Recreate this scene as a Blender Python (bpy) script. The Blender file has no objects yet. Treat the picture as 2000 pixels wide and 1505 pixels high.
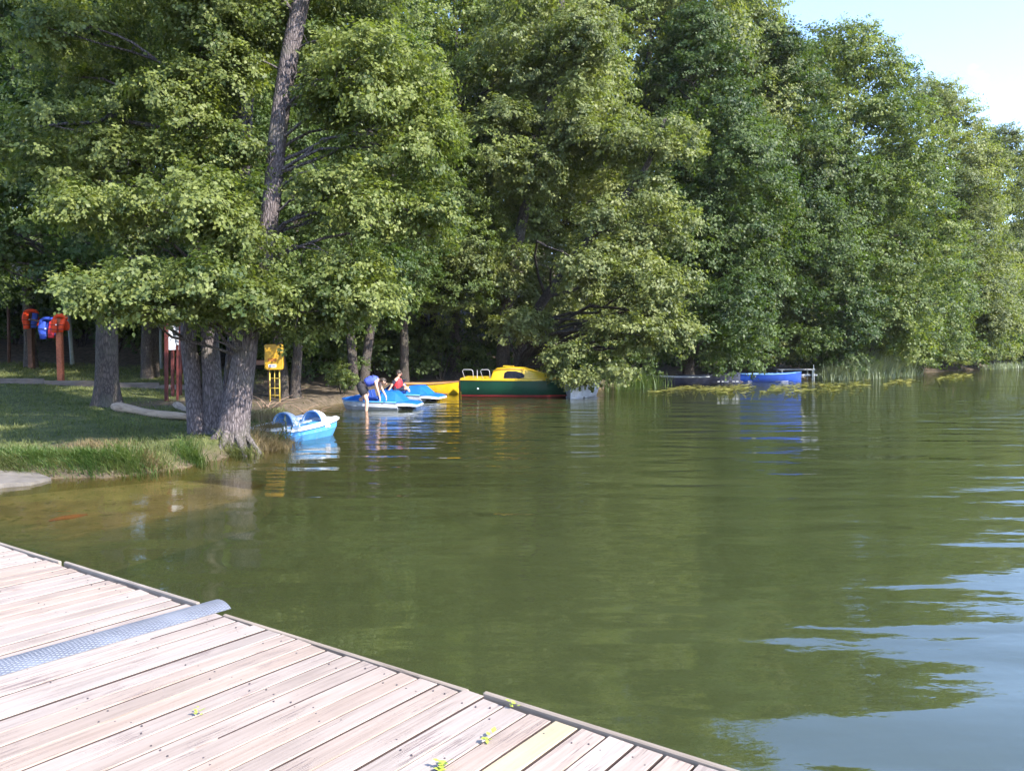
import bpy, bmesh, math, random
import numpy as np
from mathutils import Vector, Matrix, noise as mnoise

R = math.radians
scene = bpy.context.scene
COL = scene.collection

# ------------------------------------------------------------------ camera, sky, sun, exposure
F, PITCH, CAMH = 1502.0, R(2.95), 2.0          # focal length in pixels of a 2000 px wide picture
cam_d = bpy.data.cameras.new('camera')
cam_d.sensor_fit = 'HORIZONTAL'; cam_d.sensor_width = 36.0
cam_d.lens = 36.0 * F / 2000.0
cam_d.clip_start = 0.05; cam_d.clip_end = 3000
cam = bpy.data.objects.new('camera', cam_d); COL.objects.link(cam)
cam.location = (0, 0, CAMH); cam.rotation_euler = (math.pi/2 - PITCH, 0, 0)
scene.camera = cam

SUN = Vector((0.74, -0.60, 0.78)).normalized()
SUN_EL = math.asin(SUN.z); SUN_AZ = math.atan2(SUN.x, SUN.y)
world = bpy.data.worlds.new('World'); scene.world = world
world.use_nodes = True
wt = world.node_tree; wn = wt.nodes; wl = wt.links
wn.clear()
sky = wn.new('ShaderNodeTexSky'); sky.sky_type = 'NISHITA'; sky.sun_disc = False
sky.sun_elevation = SUN_EL; sky.sun_rotation = SUN_AZ
sky.air_density = 1.0; sky.dust_density = 0.5; sky.ozone_density = 2.0
tc = wn.new('ShaderNodeTexCoord')
sep = wn.new('ShaderNodeSeparateXYZ'); wl.new(tc.outputs['Generated'], sep.inputs[0])
zz = wn.new('ShaderNodeMath'); zz.operation = 'MAXIMUM'; zz.inputs[1].default_value = 0.02; wl.new(sep.outputs[2], zz.inputs[0])
za = wn.new('ShaderNodeMath'); za.operation = 'ADD'; za.inputs[1].default_value = 0.12; wl.new(zz.outputs[0], za.inputs[0])
dx = wn.new('ShaderNodeMath'); dx.operation = 'DIVIDE'; wl.new(sep.outputs[0], dx.inputs[0]); wl.new(za.outputs[0], dx.inputs[1])
dy = wn.new('ShaderNodeMath'); dy.operation = 'DIVIDE'; wl.new(sep.outputs[1], dy.inputs[0]); wl.new(za.outputs[0], dy.inputs[1])
cmb = wn.new('ShaderNodeCombineXYZ'); wl.new(dx.outputs[0], cmb.inputs[0]); wl.new(dy.outputs[0], cmb.inputs[1])
cn = wn.new('ShaderNodeTexNoise'); cn.inputs['Scale'].default_value = 1.1; cn.inputs['Detail'].default_value = 7; cn.inputs['Roughness'].default_value = 0.55
cn.inputs['Distortion'].default_value = 0.4
wl.new(cmb.outputs[0], cn.inputs['Vector'])
cr = wn.new('ShaderNodeValToRGB'); cr.color_ramp.elements[0].position = 0.60; cr.color_ramp.elements[1].position = 0.86
cr.color_ramp.elements[1].color = (0.85, 0.85, 0.85, 1)
wl.new(cn.outputs[0], cr.inputs[0])
cmx = wn.new('ShaderNodeMix'); cmx.data_type = 'RGBA'
sky_tint = wn.new('ShaderNodeMix'); sky_tint.data_type = 'RGBA'; sky_tint.blend_type = 'MULTIPLY'; sky_tint.inputs[0].default_value = 1.0
wl.new(sky.outputs[0], sky_tint.inputs[6]); sky_tint.inputs[7].default_value = (0.95, 0.98, 1.13, 1)      # clear sky tinted bluer, for bluer reflections in the water
wl.new(cr.outputs[0], cmx.inputs[0]); wl.new(sky_tint.outputs[2], cmx.inputs[6]); cmx.inputs[7].default_value = (11.0, 11.4, 12.0, 1)
bg = wn.new('ShaderNodeBackground'); bg.inputs[1].default_value = 0.15; wl.new(cmx.outputs[2], bg.inputs[0])
wo = wn.new('ShaderNodeOutputWorld'); wl.new(bg.outputs[0], wo.inputs[0])

sun_d = bpy.data.lights.new('sun', 'SUN'); sun_d.energy = 3.6; sun_d.angle = R(0.6); sun_d.color = (1.0, 0.95, 0.84)
sun_o = bpy.data.objects.new('sun', sun_d); COL.objects.link(sun_o)
sun_o.location = (30, -20, 40); sun_o.rotation_euler = SUN.to_track_quat('Z', 'Y').to_euler()

vs = scene.view_settings
vs.view_transform = 'Standard'; vs.look = 'None'; vs.exposure = 1.98; vs.gamma = 1.0; vs.use_curve_mapping = False
cy = scene.cycles
cy.max_bounces = 6; cy.diffuse_bounces = 4; cy.glossy_bounces = 3; cy.transmission_bounces = 3; cy.transparent_max_bounces = 8
cy.caustics_reflective = False; cy.caustics_refractive = False
cy.use_adaptive_sampling = True; cy.adaptive_threshold = 0.02
cy.use_denoising = True
cy.sample_clamp_indirect = 6.0

# ------------------------------------------------------------------ helpers
def P(px, py, d):
    """world point seen at pixel (px, py) of the 2000x1505 photograph, at distance d along Y"""
    a = (px - 1000.0) / F; b = (752.5 - py) / F
    v = Vector((a, math.cos(PITCH) + b*math.sin(PITCH), -math.sin(PITCH) + b*math.cos(PITCH)))
    return Vector((0, 0, CAMH)) + v * (d / v.y)

def G(px, py, z=0.0):
    a = (px - 1000.0) / F; b = (752.5 - py) / F
    v = Vector((a, math.cos(PITCH) + b*math.sin(PITCH), -math.sin(PITCH) + b*math.cos(PITCH)))
    return Vector((0, 0, CAMH)) + v * ((z - CAMH) / v.z)

def project(p):
    """arrays (N,3) -> px, py, depth"""
    q = p - np.array((0, 0, CAMH))
    zc = q[:, 1]*math.cos(PITCH) - q[:, 2]*math.sin(PITCH)
    yc = q[:, 1]*math.sin(PITCH) + q[:, 2]*math.cos(PITCH)
    zc = np.maximum(zc, 0.01)
    return 1000 + F*q[:, 0]/zc, 752.5 - F*yc/zc, q[:, 1]

def tag(o, label=None, cat=None, group=None, kind=None):
    if label: o['label'] = label
    if cat: o['category'] = cat
    if group: o['group'] = group
    if kind: o['kind'] = kind
    return o

def empty(name, loc, rz=0, label=None, cat=None, group=None):
    o = bpy.data.objects.new(name, None); COL.objects.link(o)
    o.location = loc; o.rotation_euler = (0, 0, rz); o.empty_display_size = 0.2
    return tag(o, label, cat, group)

class MB:
    """collects geometry and links it as one mesh object"""
    def __init__(self): self.v = []; self.f = []; self.mi = []; self.cur = 0
    def add(self, vs_, fs_):
        n = len(self.v); self.v += [tuple(x) for x in vs_]
        self.f += [tuple(i + n for i in f) for f in fs_]; self.mi += [self.cur]*len(fs_)
        return self
    def box(self, c, s, rot=None, bev=0.0):
        sx, sy, sz = s[0]/2, s[1]/2, s[2]/2
        if bev > 0:
            b = min(bev, sx*.45, sy*.45, sz*.45)
            rings = []
            for z, i in ((-sz, b), (-sz+b, 0), (sz-b, 0), (sz, b)):
                x, y = sx-i, sy-i; k = b
                rings.append([(-x+k, -y, z), (x-k, -y, z), (x, -y+k, z), (x, y-k, z), (x-k, y, z), (-x+k, y, z), (-x, y-k, z), (-x, -y+k, z)])
            pts = [p for r in rings for p in r]; fs = []
            for r in range(3):
                for k in range(8):
                    a = r*8+k; b2 = r*8+(k+1) % 8
                    fs.append((a, b2, b2+8, a+8))
            fs.append(tuple(reversed(range(8)))); fs.append(tuple(range(24, 32)))
        else:
            pts = [(x, y, z) for z in (-sz, sz) for x, y in ((-sx, -sy), (sx, -sy), (sx, sy), (-sx, sy))]
            fs = [(3, 2, 1, 0), (4, 5, 6, 7), (0, 1, 5, 4), (1, 2, 6, 5), (2, 3, 7, 6), (3, 0, 4, 7)]
        m = rot if rot is not None else Matrix.Identity(3)
        return self.add([m @ Vector(p) + Vector(c) for p in pts], fs)
    def tube(self, pts, rad, n=8, caps=True, wob=0.0, seed=0, flat=None):
        pts = [Vector(p) for p in pts]
        if not hasattr(rad, '__len__'): rad = [rad]*len(pts)
        vv = []; ff = []; prev = None
        for i, p in enumerate(pts):
            t = (pts[min(i+1, len(pts)-1)] - pts[max(i-1, 0)])
            if t.length < 1e-6: t = Vector((0, 0, 1))
            t.normalize()
            if prev is None:
                a = t.orthogonal().normalized()
                if abs(t.z) > .5: a = (Vector((1, 0, 0)) - t*t.x).normalized()
            else:
                a = (prev - t*prev.dot(t)).normalized()
            prev = a; b = t.cross(a)
            for k in range(n):
                an = 2*math.pi*k/n; r = rad[i]
                d = a*math.cos(an) + b*math.sin(an)
                if wob: r *= 1 + wob*mnoise.noise(Vector((d.x*1.6+seed*7.1, d.y*1.6, p.z*.8+seed)))*1.3
                q = p + d*r
                vv.append(q)
        for i in range(len(pts)-1):
            for k in range(n):
                a0 = i*n+k; a1 = i*n+(k+1) % n
                ff.append((a0, a1, a1+n, a0+n))
        if caps:
            ff.append(tuple(reversed(range(n)))); ff.append(tuple(range((len(pts)-1)*n, len(pts)*n)))
        return self.add(vv, ff)
    def loft(self, secs, closed=True, caps=True):
        n = len(secs[0]); vv = [p for s in secs for p in s]; ff = []
        for i in range(len(secs)-1):
            for k in range(n if closed else n-1):
                a0 = i*n+k; a1 = i*n+(k+1) % n
                ff.append((a0, a0+n, a1+n, a1))
        if caps and closed:
            ff.append(tuple(range(n))); ff.append(tuple(reversed(range((len(secs)-1)*n, len(secs)*n))))
        return self.add(vv, ff)
    def ball(self, c, r, n=10, m=6):
        if not hasattr(r, '__len__'): r = (r, r, r)
        vv = [(c[0], c[1], c[2]-r[2])]
        for i in range(1, m):
            ph = -math.pi/2 + math.pi*i/m
            for k in range(n):
                an = 2*math.pi*k/n
                vv.append((c[0]+r[0]*math.cos(ph)*math.cos(an), c[1]+r[1]*math.cos(ph)*math.sin(an), c[2]+r[2]*math.sin(ph)))
        vv.append((c[0], c[1], c[2]+r[2])); ff = []
        for k in range(n): ff.append((0, 1+(k+1) % n, 1+k))
        for i in range(m-2):
            for k in range(n):
                a0 = 1+i*n+k; a1 = 1+i*n+(k+1) % n
                ff.append((a0, a1, a1+n, a0+n))
        L = len(vv)-1
        for k in range(n): ff.append((L, 1+(m-2)*n+k, 1+(m-2)*n+(k+1) % n))
        return self.add(vv, ff)
    def build(self, name, mat, parent=None, smooth=False, label=None, loc=None):
        me = bpy.data.meshes.new(name); me.from_pydata(self.v, [], self.f)
        for m in (mat if isinstance(mat, (list, tuple)) else [mat]): me.materials.append(m)
        if isinstance(mat, (list, tuple)): me.polygons.foreach_set('material_index', self.mi)
        bm = bmesh.new(); bm.from_mesh(me); bmesh.ops.recalc_face_normals(bm, faces=bm.faces); bm.to_mesh(me); bm.free()
        if smooth: me.shade_smooth()
        o = bpy.data.objects.new(name, me); COL.objects.link(o)
        if parent: o.parent = parent
        if loc is not None: o.location = loc
        if label: o['label'] = label
        return o

def link_mesh(name, me, parent=None):
    o = bpy.data.objects.new(name, me); COL.objects.link(o)
    if parent: o.parent = parent
    return o

def copy_tree(o, parent=None):
    c = o.copy(); COL.objects.link(c); c.parent = parent
    for ch in list(o.children): copy_tree(ch, c)
    return c

def smooth_by_angle(o, ang=40):
    o.data.shade_smooth()
    try: o.data.set_sharp_from_angle(angle=R(ang))
    except Exception: pass

# ------------------------------------------------------------------ materials
def new_mat(name):
    m = bpy.data.materials.new(name); m.use_nodes = True
    nt = m.node_tree; b = nt.nodes['Principled BSDF']
    return m, nt, nt.nodes, nt.links, b

def plain(name, col, rough=0.5, spec=0.5, var=0.15, scale=3.0, bump=0.0, metal=0.0, wear=None):
    m, nt, N, L, b = new_mat(name)
    t = N.new('ShaderNodeTexCoord'); n = N.new('ShaderNodeTexNoise'); n.inputs['Scale'].default_value = scale; n.inputs['Detail'].default_value = 5
    L.new(t.outputs['Object'], n.inputs['Vector'])
    r = N.new('ShaderNodeValToRGB')
    r.color_ramp.elements[0].position = 0.3; r.color_ramp.elements[1].position = 0.7
    r.color_ramp.elements[0].color = tuple(c*(1-var) for c in col) + (1,)
    r.color_ramp.elements[1].color = tuple(min(1, c*(1+var)) for c in col) + (1,)
    L.new(n.outputs[0], r.inputs[0]); src = r.outputs[0]
    if wear:
        n2 = N.new('ShaderNodeTexNoise'); n2.inputs['Scale'].default_value = scale*4; n2.inputs['Detail'].default_value = 8
        L.new(t.outputs['Object'], n2.inputs['Vector'])
        r2 = N.new('ShaderNodeValToRGB'); r2.color_ramp.elements[0].position = 0.56; r2.color_ramp.elements[1].position = 0.68
        L.new(n2.outputs[0], r2.inputs[0])
        mx = N.new('ShaderNodeMix'); mx.data_type = 'RGBA'; L.new(r2.outputs[0], mx.inputs[0]); L.new(src, mx.inputs[6]); mx.inputs[7].default_value = wear + (1,)
        src = mx.outputs[2]
    L.new(src, b.inputs['Base Color'])
    b.inputs['Roughness'].default_value = rough; b.inputs['Specular IOR Level'].default_value = spec; b.inputs['Metallic'].default_value = metal
    if bump:
        bp = N.new('ShaderNodeBump'); bp.inputs['Strength'].default_value = bump; bp.inputs['Distance'].default_value = 0.01
        n3 = N.new('ShaderNodeTexNoise'); n3.inputs['Scale'].default_value = scale*8; L.new(t.outputs['Object'], n3.inputs['Vector'])
        L.new(n3.outputs[0], bp.inputs['Height']); L.new(bp.outputs[0], b.inputs['Normal'])
    return m

def leaf_mat(name, dark, light, trans=0.40, rough=0.52):
    m, nt, N, L, b = new_mat(name)
    at = N.new('ShaderNodeAttribute'); at.attribute_name = 'tint'
    oi = N.new('ShaderNodeObjectInfo')
    ad = N.new('ShaderNodeMath'); ad.operation = 'MULTIPLY_ADD'; ad.inputs[1].default_value = 0.22; L.new(oi.outputs['Random'], ad.inputs[0]); L.new(at.outputs['Fac'], ad.inputs[2])
    sb = N.new('ShaderNodeMath'); sb.operation = 'SUBTRACT'; sb.inputs[1].default_value = 0.11; L.new(ad.outputs[0], sb.inputs[0])
    r = N.new('ShaderNodeValToRGB'); r.color_ramp.elements[0].color = dark + (1,); r.color_ramp.elements[1].color = light + (1,)
    r.color_ramp.elements[0].position = 0.1; r.color_ramp.elements[1].position = 0.9
    L.new(sb.outputs[0], r.inputs[0]); L.new(r.outputs[0], b.inputs['Base Color'])
    b.inputs['Roughness'].default_value = rough; b.inputs['Specular IOR Level'].default_value = 0.32
    tr = N.new('ShaderNodeBsdfTranslucent')
    hs = N.new('ShaderNodeMix'); hs.data_type = 'RGBA'; hs.blend_type = 'MULTIPLY'; hs.inputs[0].default_value = 1.0
    L.new(r.outputs[0], hs.inputs[6]); hs.inputs[7].default_value = (1.5, 1.6, 0.6, 1)
    L.new(hs.outputs[2], tr.inputs[0])
    mx = N.new('ShaderNodeMixShader'); mx.inputs[0].default_value = trans
    L.new(b.outputs[0], mx.inputs[1]); L.new(tr.outputs[0], mx.inputs[2]); L.new(mx.outputs[0], N['Material Output'].inputs[0])
    return m

def bark_mat(name, c0, c1, scale=13.0, bump=0.9):
    m, nt, N, L, b = new_mat(name)
    t = N.new('ShaderNodeTexCoord'); mp = N.new('ShaderNodeMapping'); mp.inputs['Scale'].default_value = (1, 1, 0.30); L.new(t.outputs['Object'], mp.inputs[0])
    n = N.new('ShaderNodeTexNoise'); n.inputs['Scale'].default_value = scale*2.4; n.inputs['Detail'].default_value = 8; n.inputs['Roughness'].default_value = .65; n.inputs['Distortion'].default_value = .6
    L.new(mp.outputs[0], n.inputs['Vector'])
    vo = N.new('ShaderNodeTexVoronoi'); vo.feature = 'DISTANCE_TO_EDGE'; vo.inputs['Scale'].default_value = scale*1.8
    n0 = N.new('ShaderNodeTexNoise'); n0.inputs['Scale'].default_value = 3; L.new(mp.outputs[0], n0.inputs['Vector'])
    va = N.new('ShaderNodeVectorMath'); va.operation = 'MULTIPLY_ADD'; va.inputs[1].default_value = (.25, .25, .25); L.new(n0.outputs['Color'], va.inputs[0]); L.new(mp.outputs[0], va.inputs[2])
    L.new(va.outputs[0], vo.inputs['Vector'])
    mu = N.new('ShaderNodeMath'); mu.operation = 'MULTIPLY_ADD'; mu.inputs[1].default_value = 1.6; L.new(vo.outputs[0], mu.inputs[0]); L.new(n.outputs[0], mu.inputs[2])
    r = N.new('ShaderNodeValToRGB'); r.color_ramp.elements[0].position = .4; r.color_ramp.elements[1].position = 1.0
    r.color_ramp.elements[0].color = c0 + (1,); r.color_ramp.elements[1].color = c1 + (1,)
    L.new(mu.outputs[0], r.inputs[0])
    # patches of lichen and moss
    n4 = N.new('ShaderNodeTexNoise'); n4.inputs['Scale'].default_value = 1.7; n4.inputs['Detail'].default_value = 6; L.new(t.outputs['Object'], n4.inputs['Vector'])
    r4 = N.new('ShaderNodeValToRGB'); r4.color_ramp.elements[0].position = .5; r4.color_ramp.elements[1].position = .75; r4.color_ramp.elements[1].color = (.5, .5, .5, 1)
    L.new(n4.outputs[0], r4.inputs[0])
    mx = N.new('ShaderNodeMix'); mx.data_type = 'RGBA'; L.new(r4.outputs[0], mx.inputs[0]); L.new(r.outputs[0], mx.inputs[6]); mx.inputs[7].default_value = (.13, .13, .085, 1)
    L.new(mx.outputs[2], b.inputs['Base Color'])
    b.inputs['Roughness'].default_value = .9; b.inputs['Specular IOR Level'].default_value = .2
    bp = N.new('ShaderNodeBump'); bp.inputs['Strength'].default_value = bump; bp.inputs['Distance'].default_value = 0.03; L.new(mu.outputs[0], bp.inputs['Height']); L.new(bp.outputs[0], b.inputs['Normal'])
    return m

def wood_mat(name, c_dark, c_mid, c_light, crack=(.16, .12, .11), scale=1.0, amount=0.6, rough=.8):
    """weathered board, grain along local X"""
    m, nt, N, L, b = new_mat(name)
    t = N.new('ShaderNodeTexCoord'); oi = N.new('ShaderNodeObjectInfo')
    cx = N.new('ShaderNodeCombineXYZ')
    ml = N.new('ShaderNodeMath'); ml.operation = 'MULTIPLY'; ml.inputs[1].default_value = 37.0; L.new(oi.outputs['Random'], ml.inputs[0])
    for i in range(3): L.new(ml.outputs[0], cx.inputs[i])
    ad = N.new('ShaderNodeVectorMath'); ad.operation = 'ADD'; L.new(t.outputs['Object'], ad.inputs[0]); L.new(cx.outputs[0], ad.inputs[1])
    # knots bend the grain
    vk = N.new('ShaderNodeTexVoronoi'); vk.inputs['Scale'].default_value = 2.6*scale; L.new(ad.outputs[0], vk.inputs['Vector'])
    kn = N.new('ShaderNodeMapRange'); kn.inputs[1].default_value = 0.0; kn.inputs[2].default_value = 0.12; kn.inputs[3].default_value = 1; kn.inputs[4].default_value = 0; L.new(vk.outputs['Distance'], kn.inputs[0])
    mp = N.new('ShaderNodeMapping'); mp.inputs['Scale'].default_value = (1.6*scale, 42*scale, 10*scale); L.new(ad.outputs[0], mp.inputs[0])
    n = N.new('ShaderNodeTexNoise'); n.inputs['Scale'].default_value = 1.0; n.inputs['Detail'].default_value = 6; n.inputs['Roughness'].default_value = .6; n.inputs['Distortion'].default_value = .8
    L.new(mp.outputs[0], n.inputs['Vector'])
    r = N.new('ShaderNodeValToRGB'); e = r.color_ramp.elements
    e[0].position = .28; e[0].color = c_dark + (1,); e[1].position = .72; e[1].color = c_light + (1,)
    k = e.new(.47); k.color = c_mid + (1,)
    L.new(n.outputs[0], r.inputs[0])
    # broad bleaching
    n5 = N.new('ShaderNodeTexNoise'); n5.inputs['Scale'].default_value = 1.7; n5.inputs['Detail'].default_value = 4; L.new(ad.outputs[0], n5.inputs['Vector'])
    hv = N.new('ShaderNodeHueSaturation'); L.new(r.outputs[0], hv.inputs['Color'])
    mr = N.new('ShaderNodeMapRange'); mr.inputs[1].default_value = .3; mr.inputs[2].default_value = .7; mr.inputs[3].default_value = .86; mr.inputs[4].default_value = 1.12; L.new(n5.outputs[0], mr.inputs[0])
    mo = N.new('ShaderNodeMapRange'); mo.inputs[3].default_value = .95; mo.inputs[4].default_value = 1.05; L.new(oi.outputs['Random'], mo.inputs[0])
    mm = N.new('ShaderNodeMath'); mm.operation = 'MULTIPLY'; L.new(mr.outputs[0], mm.inputs[0]); L.new(mo.outputs[0], mm.inputs[1]); L.new(mm.outputs[0], hv.inputs['Value'])
    wn_ = N.new('ShaderNodeTexWhiteNoise'); wn_.noise_dimensions = '1D'; L.new(ml.outputs[0], wn_.inputs['W'])
    sr = N.new('ShaderNodeMapRange'); sr.inputs[3].default_value = .8; sr.inputs[4].default_value = 1.1; L.new(wn_.outputs[0], sr.inputs[0]); L.new(sr.outputs[0], hv.inputs['Saturation'])
    # cracks: short dark streaks
    mp2 = N.new('ShaderNodeMapping'); mp2.inputs['Scale'].default_value = (2.6*scale, 95*scale, 20*scale); L.new(ad.outputs[0], mp2.inputs[0])
    n2 = N.new('ShaderNodeTexNoise'); n2.inputs['Scale'].default_value = 1.0; n2.inputs['Detail'].default_value = 3; n2.inputs['Roughness'].default_value = .7; n2.inputs['Distortion'].default_value = 1.2; L.new(mp2.outputs[0], n2.inputs['Vector'])
    n3 = N.new('ShaderNodeTexNoise'); n3.inputs['Scale'].default_value = 3.1*scale; n3.inputs['Detail'].default_value = 3; L.new(ad.outputs[0], n3.inputs['Vector'])
    th = N.new('ShaderNodeMath'); th.operation = 'MULTIPLY_ADD'; th.inputs[1].default_value = .55; L.new(n3.outputs[0], th.inputs[0]); L.new(n2.outputs[0], th.inputs[2])
    rc = N.new('ShaderNodeMapRange'); rc.inputs[1].default_value = .86; rc.inputs[2].default_value = .98; rc.inputs[3].default_value = 0; rc.inputs[4].default_value = amount; L.new(th.outputs[0], rc.inputs[0])
    kx = N.new('ShaderNodeMath'); kx.operation = 'MULTIPLY'; kx.inputs[1].default_value = .45; L.new(kn.outputs[0], kx.inputs[0])
    mxx = N.new('ShaderNodeMath'); mxx.operation = 'MAXIMUM'; L.new(rc.outputs[0], mxx.inputs[0]); L.new(kx.outputs[0], mxx.inputs[1])
    mx = N.new('ShaderNodeMix'); mx.data_type = 'RGBA'; L.new(mxx.outputs[0], mx.inputs[0]); L.new(hv.outputs[0], mx.inputs[6]); mx.inputs[7].default_value = crack + (1,)
    L.new(mx.outputs[2], b.inputs['Base Color'])
    b.inputs['Roughness'].default_value = rough; b.inputs['Specular IOR Level'].default_value = .25
    sm = N.new('ShaderNodeMath'); sm.operation = 'SUBTRACT'; L.new(n.outputs[0], sm.inputs[0]); L.new(mxx.outputs[0], sm.inputs[1])
    bp = N.new('ShaderNodeBump'); bp.inputs['Strength'].default_value = .5; bp.inputs['Distance'].default_value = 0.004; L.new(sm.outputs[0], bp.inputs['Height']); L.new(bp.outputs[0], b.inputs['Normal'])
    return m

M = {}
M['leaf_near'] = leaf_mat('alder leaf', (.050, .080, .025), (.180, .205, .056))
M['leaf_grey'] = leaf_mat('willow leaf', (.070, .094, .034), (.200, .218, .072))
M['leaf_mid'] = leaf_mat('bank tree leaf', (.064, .098, .028), (.185, .215, .056))
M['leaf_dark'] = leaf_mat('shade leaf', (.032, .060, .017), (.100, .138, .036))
M['leaf_yellow'] = leaf_mat('yellow green leaf', (.066, .105, .026), (.190, .210, .052))
M['grass'] = leaf_mat('grass blade', (.062, .082, .025), (.160, .170, .060), .35, .6)
M['sedge'] = leaf_mat('sedge blade', (.040, .095, .022), (.140, .180, .055), .35, .5)
M['dry'] = leaf_mat('dry grass blade', (.150, .110, .055), (.320, .250, .140), .2, .7)
M['reed'] = leaf_mat('reed blade', (.090, .120, .070), (.260, .290, .190), .3, .5)
M['lily'] = leaf_mat('lily pad', (.110, .125, .030), (.360, .330, .090), .1, .35)
M['bark'] = bark_mat('grey brown bark', (.040, .032, .034), (.175, .146, .150))
M['bark_dark'] = bark_mat('dark bark', (.030, .025, .022), (.105, .085, .075), 11.0)
M['log'] = wood_mat('bare log wood', (.24, .165, .115), (.36, .26, .18), (.44, .33, .235), (.09, .06, .045), .6, .6)
M['plank'] = wood_mat('bleached plank', (.214, .164, .132), (.275, .216, .178), (.314, .252, .212), amount=.95)
M['plank_new'] = wood_mat('new plank', (.30, .245, .155), (.325, .27, .175), (.35, .29, .19), (.3, .22, .14), 1.0, .3)
M['edge'] = wood_mat('edge board', (.15, .118, .09), (.22, .175, .135), (.27, .22, .175), (.10, .08, .07), 1.0, .7)
M['timber'] = wood_mat('timber edging', (.07, .055, .045), (.12, .095, .08), (.17, .14, .12))
M['plank_side'] = plain('dark plank edge', (.050, .036, .034), .9, .1, .2, 6)  # plank sides darker than the top face, so the seams read dark
M['joist'] = plain('dark timber', (.03, .025, .02), .8)  # shade under the planks put into the joist colour
M['screw'] = plain('rusty screw', (.05, .04, .045), .5, .5, .2, 20)
M['tread'] = None

def tread_mat():
    m, nt, N, L, b = new_mat('tread plate')
    t = N.new('ShaderNodeTexCoord')
    hs = []
    for a in (45, -45):
        mp = N.new('ShaderNodeMapping'); mp.inputs['Rotation'].default_value = (0, 0, R(a)); mp.inputs['Scale'].default_value = (38, 95, 1); L.new(t.outputs['Object'], mp.inputs[0])
        v = N.new('ShaderNodeTexVoronoi'); v.inputs['Scale'].default_value = 1; v.inputs['Randomness'].default_value = .1; L.new(mp.outputs[0], v.inputs['Vector'])
        r = N.new('ShaderNodeMapRange'); r.inputs[1].default_value = .2; r.inputs[2].default_value = .32; r.inputs[3].default_value = 1; r.inputs[4].default_value = 0; L.new(v.outputs['Distance'], r.inputs[0]); hs.append(r)
    mx = N.new('ShaderNodeMath'); mx.operation = 'MAXIMUM'; L.new(hs[0].outputs[0], mx.inputs[0]); L.new(hs[1].outputs[0], mx.inputs[1])
    n = N.new('ShaderNodeTexNoise'); n.inputs['Scale'].default_value = 5; n.inputs['Detail'].default_value = 6; L.new(t.outputs['Object'], n.inputs['Vector'])
    cr_ = N.new('ShaderNodeValToRGB'); cr_.color_ramp.elements[0].color = (.14, .147, .172, 1); cr_.color_ramp.elements[1].color = (.235, .245, .28, 1); cr_.color_ramp.elements[0].position = .35; cr_.color_ramp.elements[1].position = .65
    L.new(n.outputs[0], cr_.inputs[0])
    mc = N.new('ShaderNodeMix'); mc.data_type = 'RGBA'; L.new(mx.outputs[0], mc.inputs[0]); L.new(cr_.outputs[0], mc.inputs[6]); mc.inputs[7].default_value = (.29, .30, .34, 1)
    L.new(mc.outputs[2], b.inputs['Base Color']); b.inputs['Metallic'].default_value = .55; b.inputs['Roughness'].default_value = .5
    bp = N.new('ShaderNodeBump'); bp.inputs['Strength'].default_value = .9; bp.inputs['Distance'].default_value = .003; L.new(mx.outputs[0], bp.inputs['Height']); L.new(bp.outputs[0], b.inputs['Normal'])
    return m
M['tread'] = tread_mat()
M['concrete'] = plain('old concrete', (.135, .12, .107), .9, .2, .3, 4, .8, wear=(.16, .14, .10))
M['slab'] = plain('silty concrete', (.27, .225, .145), .95, .1, .3, 2.2, .5, wear=(.13, .12, .06))
M['orange_cloth'] = plain('faded orange', (.32, .12, .075), .8)
M['white'] = plain('white gelcoat', (.64, .66, .68), .3, .5, .06, 4)
M['white_dirty'] = plain('dirty white gelcoat', (.36, .38, .43), .45, .5, .2, 3, wear=(.24, .25, .25))
M['sky_blue'] = plain('pale blue gelcoat', (.085, .31, .62), .35, .5, .1, 3, wear=(.15, .33, .56))
M['blue'] = plain('blue gelcoat', (.012, .12, .46), .35, .5, .15, 3)
M['navy'] = plain('dark blue seat', (.012, .045, .22), .5)
M['seat_blue'] = plain('seat blue', (.12, .28, .54), .4, .5, .1)
M['green'] = plain('dark green hull paint', (.005, .036, .020), .4, .25, .15, 2)
M['red'] = plain('red boot stripe', (.28, .018, .025), .4)
M['yellow'] = plain('yellow boat paint', (.52, .33, .010), .35, .5, .1, 3)
M['brown'] = plain('varnished brown', (.20, .085, .045), .5, .5, .2, 5)
M['dark_hull'] = plain('blue black hull', (.016, .018, .036), .5, .4, .3, 3)
M['blue_hull'] = plain('strong blue hull', (.008, .05, .30), .4, .5, .15, 3)
M['grey_wood'] = plain('silver grey wood', (.30, .31, .33), .8, .2, .25, 4)
M['grey_post'] = plain('weathered grey post', (.26, .28, .27), .8, .2, .2, 6)
M['glass'] = plain('dark window', (.006, .006, .009), .15, .15, .2)
M['chrome'] = plain('white tube', (.36, .36, .38), .3, .5, .05)
M['orange'] = plain('orange vest', (.70, .060, .010), .7, .3, .12, 9, .5)
M['vest_blue'] = plain('blue vest', (.025, .06, .36), .7, .3, .2, 9, .5)
M['vest_violet'] = plain('violet blue vest', (.06, .09, .42), .7, .3, .2, 9, .5)
M['vest_red'] = plain('red vest', (.55, .030, .040), .7, .3, .15, 9, .5)
M['black_cloth'] = plain('black shorts', (.012, .010, .014), .8)
M['navy_cloth'] = plain('dark navy cloth', (.010, .012, .030), .8)
M['skin'] = plain('skin', (.50, .30, .22), .5, .4, .06, 8)
M['hair'] = plain('dark brown hair', (.025, .016, .010), .6)
M['brick_post'] = plain('red brown post', (.30, .095, .050), .8, .2, .3, 14, .4)
M['brown_post'] = plain('dark brown post', (.095, .050, .035), .8, .2, .25, 9, .4)
M['red_post'] = plain('red brown stain', (.075, .016, .014), .6, .3, .25, 6)
M['paper'] = plain('white board', (.36, .37, .42), .6, .3, .05, 5)
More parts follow.
